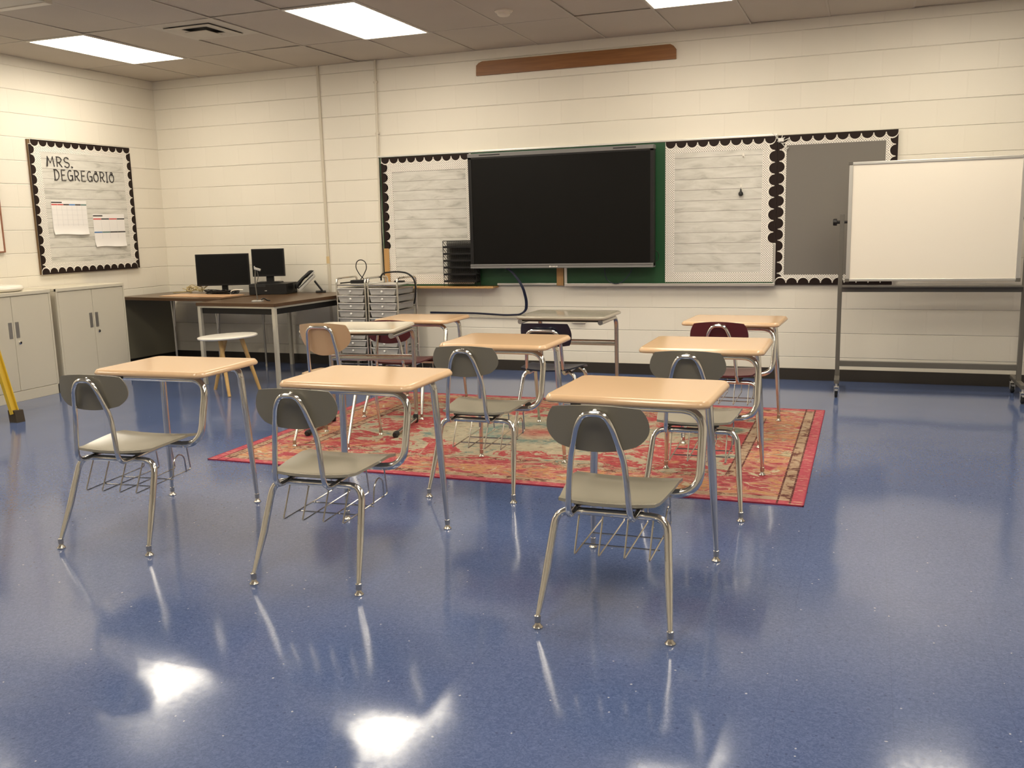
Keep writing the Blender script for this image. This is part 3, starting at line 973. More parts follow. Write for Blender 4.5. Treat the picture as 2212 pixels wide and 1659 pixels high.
# left panel
t = thing('bulletin_board', 'white plank paper panel left of the display with scalloped black border', 'bulletin board', (0, 0, 0), 0, 'covered bulletin panels on the back wall')
MB().ngon([(2.72, bs - 0.0005, 0.90), (3.62, bs - 0.0005, 0.90), (3.62, bs - 0.0005, 1.93), (2.72, bs - 0.0005, 1.93)], 0.002, (0, -1, 0)).build('plank_paper', M['ship_x'], t, False)
mb = MB(); frame_strips(mb, 'x', bs, 0.003, 2.665, 3.60, 0.815, 2.015, 0.115, 0.06, 0.135, 0.09); mb.build('dotted_border', M['dot_x'], t, False)
bl, wh = MB(), MB()
scallop_run(bl, wh, 'x', bs, 0.005, (2.665, 2.017), (3.585, 2.017), (0, -1), 10)
scallop_run(bl, wh, 'x', bs, 0.0035, (2.662, 1.968), (2.662, 1.14), (1, 0), 9)
sc = bl.build('scalloped_border', M['brown_print'], t, False)
wh.build('white_edge', M['white_print'], sc, False)
# middle panel
t = thing('bulletin_board', 'white plank paper panel right of the display with two small hooks', 'bulletin board', (0, 0, 0), 0, 'covered bulletin panels on the back wall')
MB().ngon([(5.42, bs - 0.0005, 0.88), (6.30, bs - 0.0005, 0.88), (6.30, bs - 0.0005, 1.96), (5.42, bs - 0.0005, 1.96)], 0.002, (0, -1, 0)).build('plank_paper', M['ship_x'], t, False)
mb = MB(); frame_strips(mb, 'x', bs, 0.003, 5.407, 6.315, 0.83, 2.018, 0.078, 0.10, 0.095, 0.083); mb.build('dotted_border', M['dot_x'], t, False)
bl, wh = MB(), MB()
scallop_run(bl, wh, 'x', bs, 0.006, (5.407, 2.02), (6.32, 2.02), (0, -1), 10)
scallop_run(bl, wh, 'x', bs, 0.0045, (6.331, 2.0), (6.331, 1.15), (-1, 0), 9, 0.066)
sc = bl.build('scalloped_border', M['brown_print'], t, False)
wh.build('white_edge', M['white_print'], sc, False)
# right panel
t = thing('bulletin_board', 'grey bulletin board with scalloped black border behind the rolling whiteboard', 'bulletin board', (0, 0, 0), 0, 'covered bulletin panels on the back wall')
MB().box2((6.34, -0.024, 0.81), (7.245, -0.001, 2.02)).build('backing', M['grey_board'], t, False)
mb = MB(); frame_strips(mb, 'x', -0.024, 0.001, 6.34, 7.24, 0.812, 2.02, 0.065, 0.08, 0.078, 0.078); mb.build('dotted_border', M['dot_x'], t, False)
bl, wh = MB(), MB()
scallop_run(bl, wh, 'x', -0.024, 0.006, (6.331, 2.022), (7.25, 2.022), (0, -1), 10)
scallop_run(bl, wh, 'x', -0.024, 0.0045, (6.332, 2.0), (6.332, 0.81), (1, 0), 13, 0.064)
scallop_run(bl, wh, 'x', -0.024, 0.0045, (7.248, 2.0), (7.248, 0.81), (-1, 0), 13)
scallop_run(bl, wh, 'x', -0.024, 0.006, (6.332, 0.806), (7.25, 0.806), (0, 1), 10)
sc = bl.build('scalloped_border', M['brown_print'], t, False)
wh.build('white_edge', M['white_print'], sc, False)

# name board on the left wall
t = thing('bulletin_board', 'bulletin board with a name in thin capitals above the grey cabinets', 'bulletin board', (0, 0, 0))
YL, YR_, ZB, ZT = -1.685, -0.447, 1.013, 2.218
MB().box2((0.001, YL, ZB), (0.022, YR_, ZT)).build('backing', M['board_edge'], t, False)
MB().ngon([(0.0225, YL + 0.03, ZB + 0.03), (0.0225, YR_ - 0.03, ZB + 0.03), (0.0225, YR_ - 0.03, ZT - 0.03), (0.0225, YL + 0.03, ZT - 0.03)], 0.001, (1, 0, 0)).build('plank_paper', M['ship_y'], t, False)
mb = MB(); frame_strips(mb, 'y', 0.0, 0.024, YL + 0.02, YR_ - 0.02, ZB + 0.02, ZT - 0.02, 0.105, 0.085, 0.085, 0.08); mb.build('dotted_border', M['dot_y'], t, False)
bl, wh = MB(), MB()
scallop_run(bl, wh, 'y', 0.0, 0.0275, (YL + 0.02, ZT), (YR_, ZT), (0, -1), 13)
scallop_run(bl, wh, 'y', 0.0, 0.0275, (YL, ZB), (YR_ - 0.03, ZB), (0, 1), 13)
scallop_run(bl, wh, 'y', 0.0, 0.026, (YL, ZT - 0.04), (YL, ZB), (1, 0), 13, 0.062)
scallop_run(bl, wh, 'y', 0.0, 0.026, (YR_, ZT - 0.05), (YR_, ZB), (-1, 0), 13)
sc = bl.build('scalloped_border', M['brown_print'], t, False)
wh.build('white_edge', M['white_print'], sc, False)

# thin capitals, each a few strokes on a 0..1 box
def arc(cx, cy, rx, ry, a0, a1, n=10):
    return [(cx + rx * math.cos(R(a0 + (a1 - a0) * k / n)), cy + ry * math.sin(R(a0 + (a1 - a0) * k / n))) for k in range(n + 1)]


GL = {
    'M': [[(0.0, 0), (0.16, 1), (0.5, 0.35), (0.84, 1), (1.0, 0)], [(0.07, 0), (0.2, 0.85)]],
    'R': [[(0.12, 0), (0.12, 1)], [(0.02, 1)] + arc(0.4, 0.73, 0.5, 0.27, 90, -90) + [(0.12, 0.46)], [(0.4, 0.46), (0.98, 0)]],
    'S': [arc(0.5, 0.76, 0.42, 0.24, 20, 270) + arc(0.5, 0.26, 0.45, 0.26, 90, -150)],
    'D': [[(0.14, 0), (0.14, 1)], [(0.0, 1)] + arc(0.3, 0.5, 0.68, 0.5, 90, -90, 14) + [(0.0, 0)]],
    'E': [[(0.9, 1), (0.15, 1), (0.15, 0), (0.95, 0)], [(0.15, 0.52), (0.75, 0.52)]],
    'G': [arc(0.52, 0.5, 0.48, 0.5, 55, 360, 14) + [(0.55, 0.5)], [(1.0, 0.5), (1.0, 0.0)]],
    'O': [arc(0.5, 0.42, 0.48, 0.42, 80, 440, 18), arc(0.52, 0.88, 0.22, 0.14, -160, 160, 10)],
    'I': [[(0.5, 0), (0.5, 1)], [(0.2, 1), (0.8, 1)], [(0.2, 0), (0.8, 0)]],
    '.': [[(0.3, 0.02), (0.42, 0.08)]],
}


def lettering(text, y0, y1, zbase, h, slope):
    mb = MB()
    n = len(text)
    wd = {'I': 0.55, '.': 0.4, 'M': 1.3}
    tot = sum(wd.get(c, 1.0) for c in text)
    unit = (y1 - y0) / tot
    y = y0
    for c in text:
        cw = wd.get(c, 1.0) * unit
        for st in GL[c]:
            pts = [(0.0275, y + cw * (0.12 + 0.74 * a), zbase + slope * (y - y0) + h * b) for a, b in st]
            mb.tube(pts, 0.0044 if c != '.' else 0.011, 0.0, 6)
        y += cw
    return mb


lettering('MRS.', -1.515, -1.19, 1.988, 0.090, 0.0).build('lettering', M['ink'], t, False)
lettering('DEGREGORIO', -1.44, -0.685, 1.868, 0.095, 0.0).build('lettering', M['ink'], t, False)


def calendar(label, y0, y1, z0, z1, bars, cols, rows_, mid):
    t = thing('calendar_sheet', label, 'calendar', (0, 0, 0), 0, 'calendar sheets on the name board')
    def f(u, v):
        y = (y0 + y1) / 2 + u * (y1 - y0) / 2
        z = (z0 + z1) / 2 + v * (z1 - z0) / 2
        curl = max(0.0, -v - 0.55) ** 2 * 0.09 * (0.7 + 0.3 * math.sin(u * 4))
        return (0.0262 + curl, y, z - 0.004 * math.sin(u * 3) * max(0, -v)), Vector((1, 0, 0))
    MB().sheet(f, 12, 14, 0.0006).build('sheet', M['paper'], t, True, 60)
    ln = MB()
    def rect(mb_, a, b, c, d, x=0.0264):
        mb_.ngon([(x, a, c), (x, b, c), (x, b, d), (x, a, d)], 0.0004, (1, 0, 0))
    W_, Hh = y1 - y0, z1 - z0
    top = z1 - 0.13 * Hh
    for k in range(1, cols):
        rect(ln, y0 + W_ * k / cols - 0.0007, y0 + W_ * k / cols + 0.0007, z0 + 0.25 * Hh, top)
    for k in range(1, rows_):
        zz = top - (top - z0) * k / rows_
        if zz > z0 + 0.25 * Hh:
            rect(ln, y0 + 0.004, y1 - 0.004, zz - 0.0007, zz + 0.0007)
    ln.build('grid_lines', M['ink_line'], t, False)
    hd = MB(); rect(hd, y0 + 0.003, y0 + 0.30 * W_, z1 - 0.075 * Hh, z1 - 0.012)
    hd.build('title_block', M['ink'], t, False)
    for zz, seq in bars:
        for k, m in enumerate(seq):
            b = MB()
            rect(b, y0 + W_ * k / len(seq) + 0.002, y0 + W_ * (k + 1) / len(seq), zz - 0.006, zz + 0.006)
            b.build('colour_bar', M[m], t, False)
    return t


calendar('white calendar sheet with month grid, left one on the name board', -1.50, -1.082, 1.37, 1.683,
         [(1.645, ['ink_red', 'ink_red', 'ink', 'ink_blue', 'ink', 'ink_green'])], 7, 6, False)
calendar('white planner sheet with two coloured bars, lower right on the name board', -1.015, -0.605, 1.245, 1.560,
         [(1.512, ['ink_red', 'ink', 'ink_red', 'ink']), (1.385, ['ink_blue', 'ink_green', 'ink', 'ink'])], 4, 2, True)

# whiteboard at the left edge
t = thing('wall_whiteboard', 'white board with reddish frame at the left edge of the photo', 'whiteboard', (0, 0, 0))
MB().box2((0.001, -3.40, 1.24), (0.016, -2.05, 2.20)).build('panel', M['board_white'], t, False)
mb = MB()
mb.box2((0.001, -2.050, 1.228), (0.022, -2.036, 2.212), 0.002); mb.box2((0.001, -3.414, 1.228), (0.022, -3.40, 2.212), 0.002)
mb.box2((0.001, -3.40, 1.228), (0.022, -2.05, 1.240), 0.002); mb.box2((0.001, -3.40, 2.20), (0.022, -2.05, 2.212), 0.002)
mb.build('frame', M['frame_red'], t, False)

# brown plank high on the back wall
pl = [(3.672, 2.697), (5.492, 2.697), (5.492, 2.775), (5.470, 2.803), (5.443, 2.818), (3.735, 2.818), (3.700, 2.806), (3.676, 2.785)]
tag(MB().ngon([(a, -0.001, b) for a, b in pl], 0.022, (0, -1, 0)).build('wall_plank', M['plank_wood'], None, False),
    'long orange-brown wooden board high on the back wall', 'wooden board')

# hooks and silver clip
for z, lab, clip in ((1.875, 'upper tiny white adhesive hook on the right plank panel', False), (1.62, 'lower white hook holding a small black clip on the right plank panel', True)):
    x = 6.045 if clip else 6.06
    t = thing('wall_hook', lab, 'hook', (x, -0.0305, z), 0, 'hooks on the plank panel')
    MB().box2((-0.009, -0.004, -0.015), (0.009, 0.0, 0.022), 0.002).build('pad', M['white_gloss'], t, False)
    MB().tube([(0, -0.004, -0.002), (0, -0.016, -0.012), (0, -0.018, -0.002)], 0.0025, 0.004, 6).build('hook', M['steel'], t)
    if clip:
        c = MB().lathe([(0.010, -0.06), (0.019, -0.052), (0.019, -0.035), (0.008, -0.022), (0.004, 0.0)], (0, -0.018, -0.012), 12).build('clip', M['black'], t)
t = thing('wire_clip', 'small bunch of silver wire clips where the two scalloped borders meet', 'clip', (6.36, -0.036, 1.985))
mb = MB()
for a, b in (((-0.07, 0, 0.06), (-0.01, -0.004, 0.0)), ((-0.02, -0.004, -0.02), (0.06, -0.01, 0.01)), ((0.0, -0.004, -0.02), (0.05, -0.006, -0.075)), ((0.03, -0.006, -0.08), (0.06, -0.006, -0.06)), ((-0.03, -0.004, -0.01), (0.03, -0.012, 0.02)), ((0.01, 0, 0.04), (0.0, -0.008, -0.01))):
    mb.tube([a, b], 0.0035, 0, 6)
mb.build('wire', M['alu'], t)
MB().box((0.0, -0.012, 0.0), (0.045, 0.012, 0.03), None, 0.003).build('clip_body', M['alu'], t, False)

# ------------------------------------------------------------------ wall display
tv = thing('wall_display', 'large black flat interactive display mounted over the green chalkboard', 'display', (0, 0, 0))
yb_, yf_ = -0.100, -0.190
x0, x1, z0, z1 = 3.636, 5.337, 0.970, 1.994
MB().box2((x0, yf_ + 0.006, z0 + 0.004), (x1, yb_, z1 - 0.004), 0.006).build('housing', M['black'], tv, False)
MB().box2((x0 + 0.032, yf_ - 0.0005, z0 + 0.042), (x1 - 0.026, yf_ + 0.008, z1 - 0.046)).build('screen', M['tv_screen'], tv, False)
mb = MB()
mb.box2((x0, yf_ - 0.004, z0 + 0.034), (x0 + 0.032, yf_ + 0.008, z1 - 0.032)); mb.box2((x1 - 0.026, yf_ - 0.004, z0 + 0.034), (x1, yf_ + 0.008, z1 - 0.032))
mb.box2((x0, yf_ - 0.004, z1 - 0.046), (x1, yf_ + 0.008, z1 - 0.032))
mb.build('bezel', M['black'], tv, False)
o = MB().box2((x0 - 0.002, yf_ - 0.008, z1 - 0.032), (x1 + 0.002, yb_, z1 + 0.002), 0.003).build('top_bar', M['tv_grey'], tv, False)
for a in (3.75, 4.99):
    MB().box2((a, yf_ - 0.010, z1 - 0.018), (a + 0.20, yf_ - 0.007, z1 - 0.010)).build('speaker_slot', M['black'], o, False)
mb = MB()
mb.box2((x0 - 0.002, yf_ - 0.010, z0 + 0.022), (x1, yb_, z0 + 0.036), 0.003)
mb.box2((x0 - 0.002, yf_ - 0.006, z0 + 0.010), (x1, yb_, z0 + 0.022))
mb.box2((x0 - 0.002, yf_ - 0.012, z0 - 0.002), (x1, yb_, z0 + 0.011), 0.003)
o = mb.build('bottom_bar', M['tv_grey'], tv, False)
mb = MB()
mb.lathe([(0.0075, 0), (0.0075, 0.002)], (4.406, yf_ - 0.010, z0 + 0.012), 12, (0, -1, 0))
for k, wdt in enumerate((0.006, 0.004, 0.007, 0.006, 0.006, 0.003, 0.006, 0.006)):
    mb.box((4.420 + k * 0.0075, yf_ - 0.011, z0 + 0.012), (wdt * 0.8, 0.002, 0.011 if k % 2 else 0.008))
mb.build('logo', M['white_gloss'], o, False)
MB().box2((4.0, yb_, 1.2), (4.9, -0.043, 1.75)).build('mount', M['black'], tv, False)

# black mesh tray tower on the ledge
t = thing('letter_tray', 'black wire mesh letter tray tower on the wooden ledge beside the display', 'letter tray', (0, 0, 0))
yw, yn, xa_, xb_ = -0.050, -0.142, 3.336, 3.662
for k in range(6):
    z = 0.842 + k * 0.0635
    MB().box2((xa_, yn, z), (xb_, yn + 0.0015, z + 0.016)).box2((xa_, yn, z), (xb_, yw, z + 0.0015)).build('tray', M['black'], t, False)
mb = MB()
r = 0.0028
for x in (xa_ - 0.002, xb_ + 0.002):
    mb.tube([(x, yw, 0.800), (x, yw, 1.222)], r, 0, 6)
    mb.tube([(x, yn, 0.800), (x, yn, 1.222)], r, 0, 6)
    for k in range(7):
        z = 0.840 + k * 0.0635
        mb.tube([(x, yw, z), (x, yn, z)], r, 0, 6)
        if k < 6:
            mb.tube([(x, yn, z + 0.06), (x, yw, z)], r, 0, 6)
            mb.tube([(x, (yn + yw) / 2, z + 0.06), (x, yw, z + 0.03)], r * 0.7, 0, 6)
for k in range(7):
    z = 0.842 + k * 0.0635
    mb.tube([(xa_, yn, z), (xb_, yn, z)], r, 0, 6)
mb.build('wire_frame', M['black'], t)
MB().box2((xa_, yw - 0.002, 0.842), (xb_, yw, 1.222)).build('back_plate', M['mesh'], t, False)

# cables below the display
t = thing('cable_bundle', 'dark blue cable bundle hanging from the display and running along the wall', 'cable')
for k, (dx, dz) in enumerate(((0, 0), (0.009, 0.004), (-0.008, 0.008))):
    MB().tube([(3.90 + dx, -0.14, 0.985), (3.99 + dx, -0.14, 0.955 + dz), (4.07 + dx, -0.14, 0.87 + dz), (4.125 + dx, -0.14, 0.775 + dz), (4.125 + dx, -0.06, 0.66),
             (4.105 + dx, -0.022, 0.57), (4.05, -0.022 - 0.006 * k, 0.526 + dz), (3.90, -0.022 - 0.006 * k, 0.520 + dz), (3.60, -0.022 - 0.006 * k, 0.535 + dz), (3.12, -0.022, 0.537 + dz)], 0.0058, 0.05, 8).build('cable', M['cable_blue'], t)
tag(MB().tube([(3.1, -0.0085, 0.507), (4.54, -0.0085, 0.487)], 0.008, 0, 8).build('conduit_pipe', M['conduit'], None), 'thin cream pipe along the wall under the cable bundle', 'pipe')
t = thing('wall_socket', 'cream surface socket box low on the wall below the chalk tray', 'socket', (4.61, -0.001, 0.478))
MB().box2((-0.065, -0.03, -0.02), (0.065, 0, 0.022), 0.004).build('box', M['ivory'], t, False)
MB().box2((-0.03, -0.032, -0.012), (0.03, -0.029, 0.012), 0.001).build('plate', M['white_gloss'], t, False)
tag(MB().tube([(4.885, -0.12, 0.985), (4.885, -0.11, 0.90), (4.91, -0.095, 0.84), (4.985, -0.095, 0.812), (5.06, -0.095, 0.845), (5.12, -0.09, 0.93), (5.125, -0.09, 0.97)], 0.0035, 0.04, 6)
    .build('cable_loop', M['cable_blue'], None), 'thin cable loop hanging below the right half of the display', 'cable')
tag(MB().tube([(5.33, -0.15, 1.01), (5.362, -0.14, 1.02), (5.374, -0.13, 1.06), (5.362, -0.13, 1.10), (5.33, -0.14, 1.11)], 0.003, 0.02, 6).build('cable_loop', M['black'], None),
    'small black cable loop at the lower right corner of the display', 'cable')
# conduit at the left of the boards
t = thing('conduit_pipe', 'thin painted conduit running down the wall left of the plank panel', 'pipe')
MB().tube([(2.640, -0.014, H), (2.606, -0.014, 0.90)], 0.011, 0, 10).build('pipe', M['conduit'], t)
for z in (2.72, 2.25):
    MB().box((2.636 + (z - 2.72) * 0.01, -0.012, z), (0.045, 0.02, 0.016), None, 0.003).build('clamp', M['conduit'], t, False)
tag(MB().tube([(2.642, -0.012, 2.02), (2.630, -0.012, 1.6), (2.626, -0.012, 1.35), (2.632, -0.012, 1.1), (2.630, -0.012, 0.85), (2.62, -0.012, 0.72)], 0.005, 0.05, 6).build('wall_cable', M['black'], None),
    'thin black cable running down between the conduit and plank panel', 'cable')
tag(MB().box2((1.988, -0.0145, 1.02), (2.022, -0.0125, 1.09)).build('tape_strip', M['tape'], None, False), 'small piece of tan tape on the wall joint behind the phone', 'tape')


# ------------------------------------------------------------------ rolling whiteboard
t = thing('rolling_whiteboard', 'white dry-erase board on a grey wheeled stand at the right', 'whiteboard', (7.497, -0.52, 0), R(1.0))
hx = 0.592
MB().box2((-hx, -0.012, 0.875), (hx, 0.012, 1.748)).build('panel', M['board_white'], t, False)
mb = MB()
for s in (-1, 1):
    mb.box2((s * (hx - 0.012) - 0.014, -0.018, 0.868), (s * (hx - 0.012) + 0.014, 0.018, 1.756), 0.003)
mb.box2((-hx, -0.018, 0.866), (hx, 0.018, 0.886), 0.003); mb.box2((-hx, -0.018, 1.736), (hx, 0.018, 1.757), 0.003)
mb.build('frame', M['alu'], t, False)
for s in (-1, 1):
    for z in (0.874, 1.748):
        MB().box((s * (hx - 0.008), 0, z), (0.032, 0.04, 0.028), None, 0.004).build('corner_cap', M['stand_grey'], t, False)
for s in (-1, 1):
    p = MB().box2((s * 0.632 - 0.016, -0.02, 0.13), (s * 0.632 + 0.016, 0.02, 1.375), 0.003).build('post', M['stand_grey'], t, False)
    MB().lathe([(0.012, 0.0), (0.012, 0.02), (0.026, 0.022), (0.026, 0.045), (0.022, 0.05)], (s * 0.648, 0, 1.315), 8, (s, 0, 0)).lathe([(0.010, 0), (0.010, 0.045)], (s * 0.616, 0, 1.315), 8, (-s, 0, 0)).build('knob', M['black'], p)
    ft = MB().box2((s * 0.632 - 0.018, -0.23, 0.105), (s * 0.632 + 0.018, 0.27, 0.135), 0.004).build('foot_bar', M['stand_grey'], t, False)
    for y in (-0.21, 0.25):
        mb = MB()
        mb.lathe([(0.027, -0.011), (0.030, -0.008), (0.030, 0.008), (0.027, 0.011)], (s * 0.632, y - 0.012, 0.031), 18, (1, 0, 0))
        c = mb.build('caster', M['rubber'], ft)
        mb = MB()
        mb.box((s * 0.632 - 0.016, y - 0.004, 0.052), (0.003, 0.035, 0.05)).box((s * 0.632 + 0.016, y - 0.004, 0.052), (0.003, 0.035, 0.05)).box((s * 0.632, y, 0.079), (0.036, 0.042, 0.006)).lathe([(0.009, 0.08), (0.009, 0.108)], (s * 0.632, y, 0), 10)
        mb.box((s * 0.632, y - 0.045, 0.062), (0.022, 0.05, 0.008))
        mb.build('caster_fork', M['alu'], ft, False)
MB().box2((-0.62, -0.016, 0.785), (0.62, 0.016, 0.826), 0.003).build('crossbar', M['stand_grey'], t, False)
MB().box2((-0.62, -0.016, 0.208), (0.62, 0.016, 0.250), 0.003).build('crossbar', M['stand_grey'], t, False)
MB().box2((-0.615, -0.085, 0.826), (0.615, -0.016, 0.831), 0.001).box2((-0.615, -0.088, 0.826), (0.615, -0.083, 0.840), 0.001).build('marker_tray', M['stand_grey'], t, False)


# ------------------------------------------------------------------ grey cabinets
def cabinet(label, y0, y1):
    t = thing('storage_cabinet', label, 'cabinet', (0.0, (y0 + y1) / 2, 0), 0, 'low grey steel cabinets')
    h = (y1 - y0) / 2
    mb = MB()
    mb.box2((0.015, -h, 0.0), (0.445, h, 0.885))
    mb.box2((0.015, -h, 0.878), (0.470, h, 0.908), 0.004)
    mb.box2((0.445, -h, 0.0), (0.466, h, 0.085), 0.002)
    mb.box2((0.445, -h, 0.0), (0.466, -h + 0.018, 0.908), 0.002)
    mb.box2((0.445, h - 0.018, 0.0), (0.466, h, 0.908), 0.002)
    mb.build('body', M['cabinet'], t, False)
    for s in (-1, 1):
        a, b = sorted((s * 0.0015, s * (h - 0.020)))
        d = MB().box2((0.4455, a, 0.088), (0.4655, b, 0.874), 0.003).build('door', M['cabinet'], t, False)
        hy = s * 0.034
        MB().box2((0.4650, hy - 0.018, 0.530), (0.4668, hy + 0.018, 0.664), 0.0006).build('handle', M['steel'], d, False)
        if s > 0:
            MB().lathe([(0.015, 0), (0.015, 0.006), (0.011, 0.008)], (0.4655, hy + 0.012, 0.490), 14, (1, 0, 0)).build('lock', M['chrome'], d)
            MB().lathe([(0.008, 0.0), (0.008, 0.002)], (0.4735, hy + 0.015, 0.488), 10, (1, 0, 0)).build('keyhole', M['black'], d)
    return t


cabinet('low grey two-door steel cabinet next to the brown tables', -1.967, -1.166)
cabinet('low grey two-door steel cabinet at the left edge, behind the yellow ladder', -2.835, -2.030)
tag(MB().lathe([(0.17, 0.0), (0.195, 0.010), (0.205, 0.026), (0.200, 0.040), (0.180, 0.050)], (0.245, -2.365, 0.909), 40).build('round_tray', M['white_gloss'], None),
    'white rounded disc lying on top of the leftmost cabinet', 'tray')

# step ladder at the left edge
t = thing('step_ladder', 'yellow step ladder leg with brown rubber foot at the left edge', 'ladder', (0.74, -3.27, 0), R(-6))
def rail(x, y, s):
    top = Vector((0.03 * s, y * 0.85, 1.28)); bot = Vector((x, y, 0.06))
    d = (top - bot)
    mb = MB()
    ang = math.atan2(d.x, d.z)
    rot = Matrix.Rotation(ang, 3, 'Y')
    c = (top + bot) / 2
    L = d.length
    mb.box(c, (0.012, 0.055, L), rot)
    mb.box(c + rot @ Vector((0.014 * s, 0.0255, 0)), (0.03, 0.005, L), rot)
    mb.box(c + rot @ Vector((0.014 * s, -0.0255, 0)), (0.03, 0.005, L), rot)
    r_ = mb.build('rail', M['yellow'], t, False)
    MB().ngon([(x - 0.035, y - 0.034, 0.0), (x + 0.05, y - 0.034, 0.0), (x + 0.038, y - 0.034, 0.09), (x - 0.03 - 0.012 * s, y - 0.034, 0.09)], 0.068, (0, 1, 0)).build('rubber_foot', M['brown_rubber'], r_, False)
for s in (-1, 1):
    for y in (-0.21, 0.21):
        rail(0.40 * s, y, s)
for k in range(1, 4):
    z = 0.30 * k
    x = 0.40 + (0.03 - 0.40) * (z - 0.06) / 1.22
    MB().box2((x - 0.09, -0.20, z - 0.012), (x - 0.005, 0.20, z + 0.012), 0.003).build('step', M['ladder_grey'], t, False)
MB().box2((-0.12, -0.20, 1.275), (0.12, 0.20, 1.31), 0.008).build('top_cap', M['black'], t, False)
mb = MB()
for y in (-0.2, 0.2):
    mb.tube([(0.30, y, 0.36), (0.0, y, 0.30), (-0.30, y, 0.36)], 0.008, 0, 6)
mb.build('spreader', M['ladder_grey'], t)


# ------------------------------------------------------------------ brown tables
TZ = 0.742
tA = thing('work_table', 'brown laminate table in the corner holding the wide monitor', 'table', (0.765, -0.50, 0), R(-6))
MB().box2((-0.68, -0.38, TZ - 0.030), (0.68, 0.38, TZ), 0.003).build('tabletop', M['desk_wood'], tA, False)
MB().box2((-0.684, -0.384, TZ - 0.029), (0.684, -0.379, TZ - 0.001)).box2((-0.684, 0.379, TZ - 0.029), (0.684, 0.384, TZ - 0.001)).box2((0.679, -0.384, TZ - 0.029), (0.684, 0.384, TZ - 0.001)).box2((-0.684, -0.384, TZ - 0.029), (-0.679, 0.384, TZ - 0.001)).build('edge_band', M['desk_edge'], tA, False)
for x, y in ((-0.06, -0.27), (0.55, -0.31), (-0.02, 0.29), (0.60, 0.27)):
    mb = MB()
    mb.tube([(x - 0.02, y, TZ - 0.03), (x - 0.003, y, 0.45), (x, y, 0.02)], [0.008, 0.009, 0.0105], 0.05, 8)
    mb.tube([(x + 0.02, y, TZ - 0.03), (x + 0.005, y, 0.45)], 0.008, 0, 8)
    mb.lathe([(0.013, 0), (0.013, 0.02), (0.010, 0.03)], (x, y, 0), 10)
    mb.build('leg', M['steel'], tA)
MB().box2((-0.700, -0.30, 0.10), (-0.690, 0.33, TZ - 0.032), 0.002).build('shade_panel', M['olive_shade'], tA, False)  # added dark sheet, paints the shade on the left wall under the table
tB = thing('work_table', 'brown laminate table with square steel legs holding the phone', 'table', (1.93, -0.745, 0), R(-3.5))
MB().box2((-0.43, -0.65, TZ - 0.030), (0.43, 0.65, TZ), 0.003).build('tabletop', M['desk_wood'], tB, False)
MB().box2((-0.434, -0.654, TZ - 0.029), (0.434, -0.649, TZ - 0.001)).box2((-0.434, 0.649, TZ - 0.029), (0.434, 0.654, TZ - 0.001)).box2((0.429, -0.654, TZ - 0.029), (0.434, 0.654, TZ - 0.001)).box2((-0.434, -0.654, TZ - 0.029), (-0.429, 0.654, TZ - 0.001)).build('edge_band', M['desk_edge'], tB, False)
mb = MB()
for s in (-1, 1):
    mb.box2((s * 0.413 - 0.012, -0.635, TZ - 0.046), (s * 0.413 + 0.012, 0.635, TZ - 0.030))
    mb.box2((-0.413, s * 0.633 - 0.012, TZ - 0.046), (0.413, s * 0.633 + 0.012, TZ - 0.030))
mb.build('rail', M['beige_metal'], tB, False)
mb = MB()
for s in (-1, 1):
    mb.box2((s * 0.400 - 0.004, -0.61, TZ - 0.098), (s * 0.400 + 0.004, 0.61, TZ - 0.046))
    mb.box2((-0.39, s * 0.620 - 0.004, TZ - 0.098), (0.39, s * 0.620 + 0.004, TZ - 0.046))
mb.build('apron', M['black'], tB, False)
for x, y in ((-0.41, -0.63), (0.41, -0.63), (-0.41, 0.63), (0.41, 0.63)):
    MB().box2((x - 0.016, y - 0.016, 0.0), (x + 0.016, y + 0.016, TZ - 0.03), 0.002).build('leg', M['beige_metal'], tB, False)
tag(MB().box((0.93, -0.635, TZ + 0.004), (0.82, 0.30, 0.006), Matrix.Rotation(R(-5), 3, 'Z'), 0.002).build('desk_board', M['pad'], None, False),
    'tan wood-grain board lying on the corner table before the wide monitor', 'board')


def monitor(label, loc, rz, wd, hh, zb, base_z, neck_w):
    t = thing('computer_monitor', label, 'monitor', loc, rz, 'computer monitors')
    MB().box2((-wd / 2, 0.0, zb), (wd / 2, 0.028, zb + hh), 0.004).box2((-wd / 4, 0.028, zb + 0.05), (wd / 4, 0.05, zb + hh - 0.05), 0.006).build('housing', M['black'], t, False)
    MB().box2((-wd / 2 + 0.012, -0.001, zb + 0.018), (wd / 2 - 0.012, 0.002, zb + hh - 0.012)).build('screen', M['screen'], t, False)
    MB().box2((-neck_w / 2, 0.035, base_z + 0.008), (neck_w / 2, 0.06, zb + 0.10), 0.003).build('neck', M['black'], t, False)
    MB().slab(0.12, 0.085, 0.03, [(0.0, base_z + 0.0005), (0.0, base_z + 0.008), (0.01, base_z + 0.012)], (0, 0.03)).build('base', M['black'], t, False)
    return t


monitor('wide black computer monitor on the corner table', (0.965, -0.33, 0), R(22), 0.535, 0.318, 0.822, TZ, 0.06)
t = thing('desktop_computer', 'low black computer box under the small monitor', 'computer', (1.545, -0.31, TZ), R(14))
MB().box2((-0.19, -0.155, 0.001), (0.19, 0.155, 0.105), 0.004).build('case', M['black'], t, False)
MB().box2((-0.03, -0.1565, 0.035), (-0.008, -0.1545, 0.041)).build('badge', M['alu'], t, False)
MB().box2((-0.18, -0.157, 0.075), (-0.02, -0.1545, 0.095), 0.001).build('drive_bay', M['rubber'], t, False)
monitor('small square black monitor standing on the black computer box', (1.515, -0.33, 0), R(20), 0.322, 0.272, 0.912, TZ + 0.1065, 0.075)

